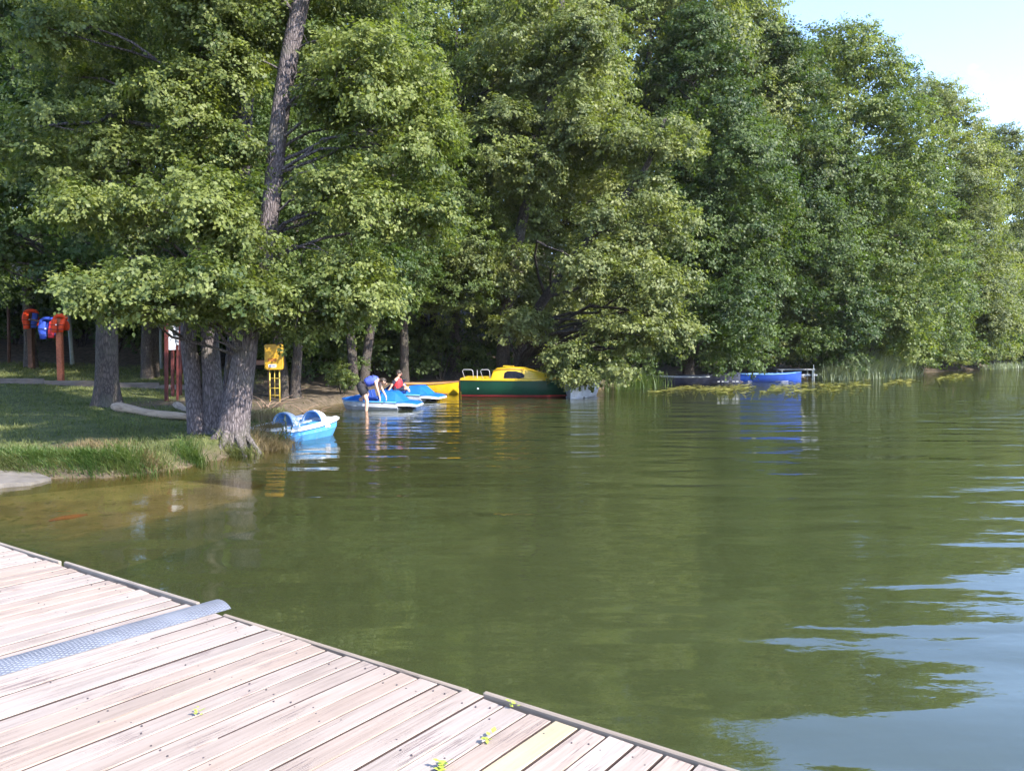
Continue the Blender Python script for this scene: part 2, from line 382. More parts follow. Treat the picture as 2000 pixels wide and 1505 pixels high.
M['sign_yellow'] = plain('yellow box', (.40, .22, .008), .45, .5, .1, 6)
M['sign_pole'] = plain('yellow tube', (.42, .30, .04), .45, .5, .1, 6)
M['sign_red'] = plain('red lettering', (.36, .055, .015), .6)
M['sticker'] = plain('white sticker', (.62, .60, .66), .5)
M['ink'] = plain('dark blue ink', (.03, .03, .09), .6)
M['rope'] = plain('pale rope', (.45, .42, .36), .9)
M['stem'] = plain('green stem', (.10, .12, .05), .7)
M['twig'] = plain('dry twig', (.20, .13, .09), .9)
M['dark_label'] = plain('black notice', (.02, .022, .03), .5)

# ------------------------------------------------------------------ ground, lake bed, water
SHORE = np.array([(-60, 9.5), (-16, 9.6), (-9.2, 11.0), (-7.5, 11.55), (-6.15, 11.6), (-5.47, 12.3), (-5.15, 13.6), (-4.75, 14.6), (-4.55, 15.6), (-4.75, 17.0),
                  (-5.6, 19.5), (-6.2, 22.0), (-6.3, 24.5), (-5.9, 27.3), (-4.6, 31.2), (-2.2, 33.6), (3.9, 35.2), (7.3, 39), (12.9, 43.2),
                  (17.9, 45.4), (26.3, 53), (38, 64), (48.8, 74), (75, 94), (120, 118), (220, 150)])
LAND = np.vstack([SHORE, [(220, 400), (-200, 400), (-200, 9.5)]])

def sdist(x, y):
    x = np.asarray(x, float).ravel(); y = np.asarray(y, float).ravel()
    d = np.full(x.shape, 1e9)
    for (ax, ay), (bx, by) in zip(SHORE[:-1], SHORE[1:]):
        vx, vy = bx-ax, by-ay
        t = np.clip(((x-ax)*vx + (y-ay)*vy) / (vx*vx+vy*vy), 0, 1)
        d = np.minimum(d, np.hypot(x-ax-t*vx, y-ay-t*vy))
    ins = np.zeros(x.shape, bool)
    n = len(LAND)
    for i in range(n):
        ax, ay = LAND[i]; bx, by = LAND[(i+1) % n]
        if ay == by: continue
        c = ((ay > y) != (by > y)) & (x < (bx-ax)*(y-ay)/(by-ay) + ax)
        ins ^= c
    return np.where(ins, d, -d)

def sstep(t): t = np.clip(t, 0, 1); return t*t*(3-2*t)

def wob2(x, y, s=1.0):
    return (np.sin(x*1.7*s+1.3)*np.cos(y*1.3*s+.4) + .6*np.sin(x*3.1*s+y*2.3*s) + .35*np.cos(x*6.1*s-y*5.2*s+2))/1.95

def height(x, y):
    x = np.asarray(x, float).ravel(); y = np.asarray(y, float).ravel()
    s = sdist(x, y) + .10*wob2(x, y, 1.5)
    land = .02 + .24*sstep(s/.35) + .036*np.maximum(s, 0) + .05*np.maximum(y-28, 0)*sstep((-x-3)/6)*sstep(s/6)
    hill = .30*np.clip(np.minimum(s-5, y-36), 0, 30)
    land = land + hill + .025*wob2(x, y, 1.1)*sstep(s/1.5)
    bed = -.04 - .30*sstep(-s/1.0) - .085*np.minimum(np.maximum(-s, 0), 22) + .04*wob2(x, y, .6)*sstep(-s/2)
    return np.where(s > 0, land, bed)

def gz(x, y): return float(height([x], [y])[0])

def grid_lines(parts):
    out = []
    for a, b, st in parts: out += list(np.arange(a, b, st))
    out.append(parts[-1][1]); return np.array(out)

GX = grid_lines([(-700, -100, 100), (-100, -24, 4), (-24, -13, .5), (-13, -1, .2), (-1, 8, .6), (8, 60, 1.6), (60, 140, 5), (140, 900, 95)])
GY = grid_lines([(-500, -50, 90), (-50, 4, 3), (4, 7, .5), (7, 19, .2), (19, 36, .4), (36, 70, 1.5), (70, 160, 5), (160, 1200, 130)])

def sheet(name, zf, mat, attrs=None):
    X, Y = np.meshgrid(GX, GY); x = X.ravel(); y = Y.ravel(); z = zf(x, y)
    nx, ny = len(GX), len(GY)
    i = np.arange(nx*ny).reshape(ny, nx)
    q = np.stack([i[:-1, :-1], i[:-1, 1:], i[1:, 1:], i[1:, :-1]], -1).reshape(-1, 4)
    me = mesh_np(name, np.stack([x, y, z], 1), q)
    me.materials.append(mat); me.shade_smooth()
    for k, fn in (attrs or {}).items():
        a = me.attributes.new(k, 'FLOAT', 'POINT'); a.data.foreach_set('value', fn(x, y).astype(np.float32))
    o = bpy.data.objects.new(name, me); COL.objects.link(o)
    return o

def mesh_np(name, v, q, tint=None):
    me = bpy.data.meshes.new(name)
    k = q.shape[1]
    me.vertices.add(len(v)); me.vertices.foreach_set('co', np.ascontiguousarray(v, np.float32).ravel())
    me.loops.add(q.size); me.loops.foreach_set('vertex_index', np.ascontiguousarray(q, np.int32).ravel())
    me.polygons.add(len(q)); me.polygons.foreach_set('loop_start', np.arange(0, q.size, k, dtype=np.int32))
    try: me.polygons.foreach_set('loop_total', np.full(len(q), k, np.int32))
    except Exception: pass
    if tint is not None:
        a = me.attributes.new('tint', 'FLOAT', 'FACE'); a.data.foreach_set('value', np.ascontiguousarray(tint, np.float32))
    me.update(calc_edges=True)
    return me

def dirt_mask(x, y):
    s = sdist(x, y); w = wob2(x, y, .8)*.9
    a = sstep((x+11.2+w*.8)/1.6)*sstep((y-19.6+w*.9 + (x+9)*-.25)/1.2)        # trodden earth and litter under the trees
    b = sstep((y-33+w)/3)                                                      # forest floor
    c = sstep((x+3)/3)*sstep((y-30)/3)
    e = sstep((.35-s)/.3)                                                      # bare lip of the bank
    p = np.exp(-(((x+7.2)/.8)**2 + ((y-12.9)/.45)**2))*1.1                     # brown patch on the lawn
    return np.clip(np.maximum.reduce([a, b, c, e, p]), 0, 1)

def ground_mat():
    m, nt, N, L, b = new_mat('ground')
    t = N.new('ShaderNodeTexCoord')
    n = N.new('ShaderNodeTexNoise'); n.inputs['Scale'].default_value = 2.2; n.inputs['Detail'].default_value = 9; n.inputs['Roughness'].default_value = .7; L.new(t.outputs['Object'], n.inputs['Vector'])
    g = N.new('ShaderNodeValToRGB'); g.color_ramp.elements[0].color = (.055, .070, .024, 1); g.color_ramp.elements[1].color = (.120, .125, .050, 1); g.color_ramp.elements[0].position = .35; g.color_ramp.elements[1].position = .65
    L.new(n.outputs[0], g.inputs[0])
    n2 = N.new('ShaderNodeTexNoise'); n2.inputs['Scale'].default_value = 5; n2.inputs['Detail'].default_value = 10; n2.inputs['Roughness'].default_value = .75; L.new(t.outputs['Object'], n2.inputs['Vector'])
    d = N.new('ShaderNodeValToRGB'); d.color_ramp.elements[0].color = (.045, .036, .024, 1); d.color_ramp.elements[1].color = (.15, .115, .085, 1); d.color_ramp.elements[0].position = .35; d.color_ramp.elements[1].position = .7
    L.new(n2.outputs[0], d.inputs[0])
    bd = N.new('ShaderNodeValToRGB'); bd.color_ramp.elements[0].color = (.05, .04, .02, 1); bd.color_ramp.elements[1].color = (.20, .155, .08, 1); bd.color_ramp.elements[0].position = .3; bd.color_ramp.elements[1].position = .7
    L.new(n.outputs[0], bd.inputs[0])
    a1 = N.new('ShaderNodeAttribute'); a1.attribute_name = 'dirt'
    a2 = N.new('ShaderNodeAttribute'); a2.attribute_name = 'wet'
    nf = N.new('ShaderNodeMath'); nf.operation = 'MULTIPLY_ADD'; nf.inputs[1].default_value = .8; L.new(n2.outputs[0], nf.inputs[0]); nf.inputs[2].default_value = -.4
    df = N.new('ShaderNodeMath'); df.operation = 'ADD'; df.use_clamp = True; L.new(a1.outputs['Fac'], df.inputs[0]); L.new(nf.outputs[0], df.inputs[1])
    m1 = N.new('ShaderNodeMix'); m1.data_type = 'RGBA'; L.new(df.outputs[0], m1.inputs[0]); L.new(g.outputs[0], m1.inputs[6]); L.new(d.outputs[0], m1.inputs[7])
    m2 = N.new('ShaderNodeMix'); m2.data_type = 'RGBA'; L.new(a2.outputs['Fac'], m2.inputs[0]); L.new(m1.outputs[2], m2.inputs[6]); L.new(bd.outputs[0], m2.inputs[7])
    L.new(m2.outputs[2], b.inputs['Base Color']); b.inputs['Roughness'].default_value = .95; b.inputs['Specular IOR Level'].default_value = .1
    bp = N.new('ShaderNodeBump'); bp.inputs['Strength'].default_value = .7; bp.inputs['Distance'].default_value = .05; L.new(n2.outputs[0], bp.inputs['Height']); L.new(bp.outputs[0], b.inputs['Normal'])
    return m

ground = sheet('ground', height, ground_mat(), {'dirt': dirt_mask, 'wet': lambda x, y: sstep((-sdist(x, y)+.1)/.3)})
tag(ground, 'grassy bank and forest floor running down under the lake', kind='structure')

def water_mat():
    m, nt, N, L, b = new_mat('lake water')
    N.remove(b)
    t = N.new('ShaderNodeTexCoord')
    def nz(sc, mscale, detail=2, rough=.5, dist=0.0, rot=0):
        mp = N.new('ShaderNodeMapping'); mp.inputs['Scale'].default_value = mscale; mp.inputs['Rotation'].default_value = (0, 0, R(rot)); L.new(t.outputs['Object'], mp.inputs[0])
        n = N.new('ShaderNodeTexNoise'); n.inputs['Scale'].default_value = sc; n.inputs['Detail'].default_value = detail; n.inputs['Roughness'].default_value = rough; n.inputs['Distortion'].default_value = dist
        L.new(mp.outputs[0], n.inputs['Vector']); return n
    sw = nz(1.0, (.32, 1.15, 1), 1.5, .45, .3, 8)        # long low swell
    rp = nz(3.4, (.50, 1.25, 1), 2, .5, .2, -6)           # ripples
    md = nz(1.7, (.34, 1.35, 1), 2, .5, .2, 3)            # half-metre wavelets
    fi = nz(13.0, (.7, 1.2, 1), 2, .55, .0, 12)           # fine ripples
    pa = nz(.10, (1, 1, 1), 2, .5)                        # where the breeze reaches
    def mul(a, k):
        x = N.new('ShaderNodeMath'); x.operation = 'MULTIPLY'; L.new(a, x.inputs[0])
        if hasattr(k, 'default_value') or isinstance(k, bpy.types.NodeSocket): L.new(k, x.inputs[1])
        else: x.inputs[1].default_value = k
        return x.outputs[0]
    def add(a, c):
        x = N.new('ShaderNodeMath'); x.operation = 'ADD'; L.new(a, x.inputs[0]); L.new(c, x.inputs[1]); return x.outputs[0]
    # breeze: more to the right and further out, calm by the jetty and bank
    sp = N.new('ShaderNodeSeparateXYZ'); L.new(t.outputs['Object'], sp.inputs[0])
    mr = N.new('ShaderNodeMapRange'); mr.inputs[1].default_value = 5; mr.inputs[2].default_value = 24; mr.inputs[3].default_value = .22; mr.inputs[4].default_value = 1.0; L.new(sp.outputs[1], mr.inputs[0])
    mr2 = N.new('ShaderNodeMapRange'); mr2.inputs[1].default_value = -4; mr2.inputs[2].default_value = 9; mr2.inputs[3].default_value = .42; mr2.inputs[4].default_value = 1.25; L.new(sp.outputs[0], mr2.inputs[0])
    wind = mul(mr.outputs[0], mr2.outputs[0])
    pr = N.new('ShaderNodeMapRange'); pr.inputs[1].default_value = .35; pr.inputs[2].default_value = .65; pr.inputs[3].default_value = .6; pr.inputs[4].default_value = 1.2; L.new(pa.outputs[0], pr.inputs[0])
    wind = mul(wind, pr.outputs[0])
    h = add(mul(mul(sw.outputs[0], mr2.outputs[0]), WAVE[0]), mul(add(mul(md.outputs[0], WAVE[3]), add(mul(rp.outputs[0], WAVE[1]), mul(fi.outputs[0], WAVE[2]))), wind))
    bp = N.new('ShaderNodeBump'); bp.inputs['Strength'].default_value = 1.0; bp.inputs['Distance'].default_value = 1.0; L.new(h, bp.inputs['Height'])
    # murky body seen through the surface; shallow water lets the bed through
    dp = N.new('ShaderNodeAttribute'); dp.attribute_name = 'depth'
    ex = N.new('ShaderNodeMath'); ex.operation = 'MULTIPLY'; ex.inputs[1].default_value = -1.9; L.new(dp.outputs['Fac'], ex.inputs[0])
    e2 = N.new('ShaderNodeMath'); e2.operation = 'EXPONENT'; L.new(ex.outputs[0], e2.inputs[0])
    n5 = nz(.5, (.6, 1, 1), 3, .5)
    col = N.new('ShaderNodeValToRGB'); col.color_ramp.elements[0].position = .3; col.color_ramp.elements[1].position = .7
    col.color_ramp.elements[0].color = WATER_A; col.color_ramp.elements[1].color = WATER_B; L.new(n5.outputs[0], col.inputs[0])
    df = N.new('ShaderNodeBsdfDiffuse'); L.new(col.outputs[0], df.inputs[0])
    tr = N.new('ShaderNodeBsdfTransparent'); tr.inputs[0].default_value = (.80, .74, .52, 1)
    mb = N.new('ShaderNodeMixShader'); L.new(e2.outputs[0], mb.inputs[0]); L.new(df.outputs[0], mb.inputs[1]); L.new(tr.outputs[0], mb.inputs[2])
    fr = N.new('ShaderNodeFresnel'); 
    ge = N.new('ShaderNodeNewGeometry'); io = N.new('ShaderNodeMapRange'); io.inputs[3].default_value = WATER_IOR; io.inputs[4].default_value = 1/WATER_IOR
    L.new(ge.outputs['Backfacing'], io.inputs[0]); L.new(io.outputs[0], fr.inputs[0])   # same transmission whichever side the light crosses from
    L.new(bp.outputs[0], fr.inputs['Normal'])
    gl = N.new('ShaderNodeBsdfGlossy'); gl.inputs['Roughness'].default_value = .012; L.new(bp.outputs[0], gl.inputs['Normal'])
    ms = N.new('ShaderNodeMixShader'); L.new(fr.outputs[0], ms.inputs[0]); L.new(mb.outputs[0], ms.inputs[1]); L.new(gl.outputs[0], ms.inputs[2])
    L.new(ms.outputs[0], N['Material Output'].inputs[0])
    return m
WAVE = (.080, .025, .0055, .046)
WATER_A = (.034, .042, .015, 1); WATER_B = (.045, .054, .020, 1); WATER_IOR = 2.2
RAMP = [(-8.6, 10.0), (-5.98, 8.75), (-4.56, 7.97), (-3.4, 9.94), (-3.5, 11.1), (-5.2, 12.0)]
def slab_z(x, y): return -.09 - .035*np.maximum(0, 11.6-y)
def water_depth(x, y):
    d = np.maximum(0, -height(x, y)); ins = np.zeros(x.shape, bool)
    for (ax, ay), (bx, by) in zip(RAMP, RAMP[1:]+RAMP[:1]):
        ins ^= ((ay > y) != (by > y)) & (x < (bx-ax)*(y-ay)/(by-ay+1e-9)+ax)
    return np.where(ins, np.minimum(d, -slab_z(x, y)), d)
water = sheet('lake_water', lambda x, y: np.zeros_like(x), water_mat(), {'depth': water_depth})
tag(water, 'murky green rippled lake water', kind='structure')

# submerged ramp slab and concrete by the bank
def slab_mesh(name, poly, ztop, thick, mat, jag=0.0, seed=1):
    rng = random.Random(seed); pts = []
    for i in range(len(poly)):
        a = Vector(poly[i]); b = Vector(poly[(i+1) % len(poly)]); n = max(1, int((b-a).length/.25))
        for k in range(n):
            q = a.lerp(b, k/n); pts.append((q.x+rng.uniform(-jag, jag), q.y+rng.uniform(-jag, jag)))
    z = ztop if callable(ztop) else (lambda x, y: ztop)
    c = (sum(p[0] for p in pts)/len(pts), sum(p[1] for p in pts)/len(pts))
    rings = []
    for f, dz in ((.9, 0), (1.0, -.02), (1.01, -thick)):
        rings.append([(c[0]+(p[0]-c[0])*f, c[1]+(p[1]-c[1])*f, z(p[0], p[1])+dz) for p in pts])
    m = MB(); m.loft(list(reversed(rings))); return m
sl = slab_mesh('boat_ramp', RAMP, slab_z, .25, M['slab'], .02).build('boat_ramp', M['slab'])
tag(sl, 'pale silty concrete boat ramp lying just under the water', kind='structure')
cs = slab_mesh('concrete_slab', [(-11.5, 12.6), (-8.3, 12.1), (-7.4, 11.75), (-6.85, 11.3), (-6.95, 11.0), (-7.5, 10.4), (-8.6, 9.2), (-11.5, 8.2)], lambda x, y: .06+.07*max(0, (-6.8-x)), .4, M['concrete'], .06, 3).build('concrete_slab', M['concrete'])
tag(cs, 'broken grey concrete slab corner at the water edge below the lawn', 'concrete slab')
cl = MB(); rr = random.Random(5)
cl.tube([(-5.72, 9.40, -.155), (-5.62, 9.5, -.145), (-5.52, 9.58, -.15), (-5.42, 9.72, -.15)], [.012, .030, .034, .010], 7, wob=.6)
tag(cl.build('orange_rag', M['orange_cloth'], smooth=True), 'faded orange rag lying under water on the concrete ramp', 'rag')

# ------------------------------------------------------------------ leaves
def nrm(a): return a/np.maximum(np.linalg.norm(a, axis=-1, keepdims=True), 1e-9)

def leaf_cloud(rng, boughs, leaf=.10, per=30, twig=.55, dens=22.0, clear=None, droop=.25, aspect=.72, base_t=.5):
    """boughs: list of (cx,cy,cz, rx,ry,rz). returns verts, quads, tint: sprays of single leaves through each bough"""
    sp, sd, sv, st = [], [], [], []
    for (cx, cy_, cz, rx, ry, rz) in boughs:
        n = max(5, int(dens*(rx*ry+rx*rz+ry*rz)/3*1.6))
        v = rng.normal(size=(n, 3)); v = nrm(v)
        lo = v[:, 2] < -.45; v[lo, 2] *= -rng.uniform(.2, 1, lo.sum())
        v = nrm(v)
        rr_ = rng.uniform(.35, 1.0, n)**.5
        p = np.array((cx, cy_, cz)) + v*np.array((rx, ry, rz))*rr_[:, None]
        d = v*np.array((1, 1, .35)) + rng.normal(size=(n, 3))*.45; d[:, 2] -= droop
        sp.append(p); sd.append(nrm(d)); sv.append(v)
        st.append(np.full(n, rng.uniform(-.30, .30)) + rng.normal(size=n)*.10)
    sp = np.concatenate(sp); sd = np.concatenate(sd); sv = np.concatenate(sv); st = np.concatenate(st)
    if clear is not None:
        k = clear(sp); sp, sd, sv, st = sp[k], sd[k], sv[k], st[k]
    n = len(sp); N_ = n*per
    t = rng.uniform(-.35, .75, (n, per, 1))
    p = sp[:, None, :] + sd[:, None, :]*t*twig + rng.normal(size=(n, per, 3))*np.array((.15, .15, .09))*twig
    nn = nrm(np.array((0, 0, .45)) + sv[:, None, :]*.95 + rng.normal(size=(n, per, 3))*.45)
    ld = sd[:, None, :]*.8 + rng.normal(size=(n, per, 3))*.8; ld[..., 2] -= .25
    ld = nrm(ld - nn*(ld*nn).sum(-1, keepdims=True))
    b = np.cross(nn, ld)
    s = leaf*rng.uniform(.45, 1.35, (n, per, 1)); w = s*aspect*.5
    v0 = p; v1 = p + ld*s*.5 + b*w + nn*s*.06; v2 = p + ld*s - nn*s*.08; v3 = p + ld*s*.5 - b*w + nn*s*.06
    V = np.stack([v0, v1, v2, v3], 2).reshape(-1, 3)
    Q = np.arange(N_*4).reshape(-1, 4)
    tint = np.clip(base_t + st[:, None] + rng.normal(size=(n, per))*.13, 0, 1).ravel()
    return V, Q, tint

def ellipsoid_boughs(rng, c, rad, n, br, flat=.62):
    out = []
    for i in range(n):
        v = rng.normal(size=3); v /= np.linalg.norm(v)
        k = rng.uniform(.35, 1.0)**.5 * .92
        r = br*rng.uniform(.7, 1.25)
        out.append((c[0]+v[0]*max(.1, rad[0]-r*.6)*k, c[1]+v[1]*max(.1, rad[1]-r*.6)*k, c[2]+v[2]*max(.1, rad[2]-r*.4)*k, r, r, r*flat))
    return out

def limb_mesh(rng, boughs, axes, frac=1.0, r0=.055):
    """curved limbs from the trunks (axes: polylines) to the boughs"""
    m = MB()
    for bgh in boughs:
        if rng.uniform() > frac: continue
        c = Vector(bgh[:3]); best = None
        for ax in axes:
            for q in ax:
                q = Vector(q); hd = math.hypot(q.x-c.x, q.y-c.y)
                if q.z > c.z - .15*hd: continue
                dd = (q-c).length + .25*abs((c.z-q.z) - .5*hd)
                if best is None or dd < best[0]: best = (dd, q)
        if best is None: continue
        a = best[1]; L_ = (c-a).length
        if L_ < .3: continue
        perp = Vector((rng.normal(), rng.normal(), rng.normal()))*.07*L_
        pts = []
        for k in range(7):
            t = k/6
            q = a.lerp(c, t) + perp*math.sin(t*math.pi) + Vector((0, 0, .10*L_*math.sin(t*math.pi)))
            q += Vector((rng.normal(), rng.normal(), rng.normal()))*.018*L_*(t*(1-t)*4)
            pts.append(q)
        rb = min(r0*2.2, r0*(.35+.2*L_))
        m.tube(pts, [rb*(1-.8*k/6)+.006 for k in range(7)], 6, caps=False)
        # side twigs
        for k in range(3):
            t0 = pts[3+k % 3]; dirv = Vector((rng.normal(), rng.normal(), rng.normal()*.6+.1)).normalized()*bgh[3]*rng.uniform(.5, .95)
            m.tube([t0, t0+dirv*.5+Vector((0, 0, .06)), t0+dirv], [rb*.32+.004, rb*.2+.004, .004], 5, caps=False)
    return m

def trunk_mesh(pts, rads, seed=0, sides=18, flare=0.0, sub=8, fl_h=.7):
    """smooth trunk through control points with a fluted, flared base"""
    pts = [Vector(p) for p in pts]; P_, R_ = [], []
    for i in range(len(pts)-1):
        p0 = pts[max(i-1, 0)]; p1 = pts[i]; p2 = pts[i+1]; p3 = pts[min(i+2, len(pts)-1)]
        for k in range(sub):
            t = k/sub
            q = .5*((2*p1) + (p2-p0)*t + (2*p0-5*p1+4*p2-p3)*t*t + (3*p1-p0-3*p2+p3)*t**3)
            P_.append(q); R_.append(rads[i]*(1-t)+rads[i+1]*t)
    P_.append(pts[-1]); R_.append(rads[-1])
    m = MB(); z0 = P_[0].z; n = sides; vv = []
    for i, p in enumerate(P_):
        t = (P_[min(i+1, len(P_)-1)]-P_[max(i-1, 0)]).normalized()
        a = (Vector((1, 0, 0))-t*t.x).normalized(); b = t.cross(a)
        h = p.z-z0
        for k in range(n):
            an = 2*math.pi*k/n
            r = R_[i]*(1 + .10*mnoise.noise(Vector((math.cos(an)*1.5+seed*3.7, math.sin(an)*1.5, p.z*.7))) + .035*mnoise.noise(Vector((math.cos(an)*5+seed, math.sin(an)*5, p.z*2.5))))
            if flare:
                f = math.exp(-h/fl_h*1.6)*flare
                r *= 1 + f*(.55+.75*max(0, math.cos(an*4+seed*1.9+.5*math.sin(an*2+seed))))
            vv.append(p+a*math.cos(an)*r+b*math.sin(an)*r)
    ff = []
    for i in range(len(P_)-1):
        for k in range(n):
            a0 = i*n+k; a1 = i*n+(k+1) % n; ff.append((a0, a1, a1+n, a0+n))
    ff.append(tuple(range((len(P_)-1)*n, len(P_)*n)))
    m.add(vv, ff); return m, P_

def make_tree(name, base, label, trunks, boughs, leafmat, barkmat, rng, leaf=.1, per=30, dens=22, clear=None, group=None, limbfrac=.8, sides=18, flare=.5, r0=.055, twig=.55, base_t=.5, rz=0, droop=.25):
    """trunks: list of (points, radii) and boughs, all in world coordinates when base given; stored relative to base"""
    base = Vector(base)
    root = empty(name, base, rz, label, 'tree', group)
    axes = []
    for i, (pts, rads) in enumerate(trunks):
        tm, ax = trunk_mesh([Vector(p)-base for p in pts], rads, seed=i+len(boughs) % 7, sides=sides, flare=flare)
        tm.build('trunk', barkmat, root, smooth=True)
        axes.append([q+base for q in ax])
    lm = limb_mesh(rng, boughs, axes, limbfrac, r0)
    if lm.v:
        lm.v = [tuple(Vector(v)-base) for v in lm.v]
        lm.build('branches', barkmat, root, smooth=True)
    V, Q, T = leaf_cloud(rng, boughs, leaf, per, twig, dens, clear, droop=droop, base_t=base_t)
    me = mesh_np('crown', V-np.array(base), Q, T); me.materials.append(leafmat)
    link_mesh('crown', me, root)
    return root
NLEAF = []

# keep the sight lines the photograph has: the leaning trunk, the stems and what stands under the canopy
def seg_dist(px, py, pl):
    d = np.full(px.shape, 1e9)
    for (ax, ay), (bx, by) in zip(pl[:-1], pl[1:]):
        vx, vy = bx-ax, by-ay; t = np.clip(((px-ax)*vx+(py-ay)*vy)/(vx*vx+vy*vy), 0, 1)
        d = np.minimum(d, np.hypot(px-ax-t*vx, py-ay-t*vy))
    return d
LIMB = [(300, 246), (262, 240), (212, 226), (192, 240), (130, 241), (60, 249)]
def near_clear(p):
    px, py, d = project(p); ok = np.ones(len(p), bool)
    ok &= ~((seg_dist(px, py, [(525, 430), (545, 250), (560, 150), (590, -40)]) < 34) & (d < 14.9))
    ok &= ~((seg_dist(px, py, LIMB) < 15) & (d < 14.7))
    floor = np.interp(px, [-100, 40, 95, 150, 190, 330, 400, 470, 520, 560, 620, 700, 800, 860, 920], [540, 545, 556, 590, 640, 650, 640, 628, 650, 690, 690, 668, 680, 640, 560])
    ok &= ~((py > floor) & (d < 22))
    return ok
def mid_clear(p):
    px, py, d = project(p); ok = np.ones(len(p), bool)
    floor = np.interp(px, [-300, 0, 330, 560, 700, 860, 900, 960, 1030, 1060, 1110, 1130, 1180, 1260, 1400], [560, 575, 600, 640, 690, 700, 700, 705, 705, 735, 755, 752, 760, 742, 740])
    ok &= ~((py > floor) & (d < 31.5))
    return ok

# ---- the near multi-stemmed alder
rng = np.random.default_rng(11)
def W(px, py, d): return P(px, py, d)
nb = []
def mass(px, py, d, rx, ry, rz, n, br, flat=.85):
    c = W(px, py, d); nb.extend(ellipsoid_boughs(rng, c, (rx, ry, rz), n, br, flat))
mass(755, 210, 14.6, 1.45, 1.9, 1.5, 24, .62)
mass(655, 170, 14.5, .9, 1.0, 1.0, 14, .46)
mass(640, 380, 14.3, .8, 1.0, .9, 12, .42)
mass(830, 420, 14.0, .55, .8, .6, 8, .36)
mass(400, 300, 14.2, 1.3, .5, .9, 14, .46)
mass(430, 150, 14.4, 1.1, .5, .9, 12, .46)
mass(395, 40, 14.5, .9, .5, .8, 10, .46)
mass(470, 480, 13.3, 1.1, .8, .7, 12, .42)
mass(280, 600, 12.5, 1.6, 1.1, .35, 18, .36)
mass(460, 600, 12.8, .9, 1.0, .3, 10, .34)
mass(740, 400, 14.3, 1.35, 1.8, 1.0, 16, .55)
mass(690, 560, 14.2, 1.25, 1.6, .85, 15, .5)
mass(820, 300, 14.2, .75, 1.0, .9, 8, .45)
mass(600, 640, 14.3, .8, 1.2, .4, 9, .4)
mass(330, 560, 12.7, 1.75, 1.4, .62, 22, .46)
mass(500, 560, 12.9, .8, 1.2, .6, 10, .42)
mass(180, 575, 12.4, .75, .9, .38, 9, .36)
mass(430, 430, 13.4, 1.4, 1.5, .9, 16, .5)
mass(240, 420, 13.6, 1.3, 1.5, .7, 12, .48)
mass(330, 240, 14.8, 1.7, 1.6, 1.0, 15, .58)
mass(140, 300, 14.6, 1.6, 1.6, 1.0, 14, .56)
mass(650, 40, 15.2, 1.7, 2.0, 1.3, 16, .66)
mass(420, 60, 15.4, 1.8, 2.0, 1.0, 14, .64)
mass(180, 90, 15.6, 2.0, 2.0, 1.2, 16, .66)
for i in range(26):   # the crown above the picture, which throws the shade on the lawn
    nb.append((rng.uniform(-10, -5.2), rng.uniform(14.5, 20), rng.uniform(9.6, 14.5), 1.05, 1.05, .65))
for i in range(16):  # unseen boughs added over the water to shade the upper left crown
    nb.append((rng.uniform(-6.4, -3.4), rng.uniform(10, 12.6), rng.uniform(9.2, 11.6), .95, .95, .6))
tA = ([W(386, 870, 14.9), W(376, 740, 15.0), W(368, 640, 15.0), (W(385, 500, 15.0)), W(400, 340, 15.0), W(404, 100, 15.0), W(410, -200, 15.2)], [.175, .155, .148, .145, .14, .13, .11])
tB = ([W(420, 870, 15.0), W(414, 740, 15.1), W(410, 660, 15.2), W(412, 560, 15.4), W(440, 400, 15.7), W(470, 200, 16.0), W(480, -100, 16.2)], [.20, .185, .175, .165, .15, .14, .12])
tC = ([W(452, 884, 14.35), W(462, 800, 14.4), W(474, 720, 14.4), W(488, 630, 14.4), W(510, 520, 14.45), W(527, 420, 14.5), W(543, 260, 14.6), W(562, 130, 14.7), W(588, 0, 14.8), W(625, -200, 15)], [.29, .245, .21, .19, .175, .16, .165, .16, .155, .11])
tD = ([W(438, 860, 15.6), W(448, 740, 15.7), W(456, 650, 15.8), W(470, 520, 16), W(480, 300, 16.3), W(500, -50, 16.6)], [.14, .12, .11, .11, .10, .1])
alder = make_tree('alder_tree', (W(440, 870, 14.6).x, 14.6, 0), 'four-stemmed grey barked alder growing on the water edge beside the white pedal boat', [tA, tB, tC, tD], nb, M['leaf_near'], M['bark'], rng, leaf=.074, per=46, dens=50, clear=near_clear, twig=.42, r0=.030, sides=26, flare=.22, limbfrac=.2, droop=.45)

m = MB(); pts_ = [W(398, 262, 14.9)]+[W(a_, b_, 14.75) for a_, b_ in LIMB]
pts_ = [q_-alder.location for q_ in pts_]
m.tube(pts_, [.055, .045, .04, .038, .034, .026, .010], 8, caps=True, wob=.15)
m.tube([pts_[2], pts_[2]+Vector((-.5, .1, .22)), pts_[2]+Vector((-1.1, .1, .30))], [.028, .02, .006], 6)
m.build('dead_limb', M['bark'], alder, smooth=True, label='pale bare limb reaching out to the left')

for i in range(5):   # roots gripping the bank round the foot of the leaning stem
    a_ = (-2.5, -1.7, -.9, -3.1, -.1)[i]; L2 = (.55, .45, .5, .5, .35)[i]
    q_ = W(455, 884, 14.35)-alder.location; q_.z = .26; m = MB()
    dv = Vector((math.cos(a_), math.sin(a_), 0))
    m.tube([q_+dv*.08+Vector((0, 0, .25)), q_+dv*.27+Vector((0, 0, .06)), q_+dv*(.27+L2*.5)+Vector((0, 0, -.16)), q_+dv*(.27+L2)+Vector((.03, 0, -.42))], [.085, .07, .045, .02], 9, wob=.25, seed=i)
    m.build('root', M['bark'], alder, smooth=True)

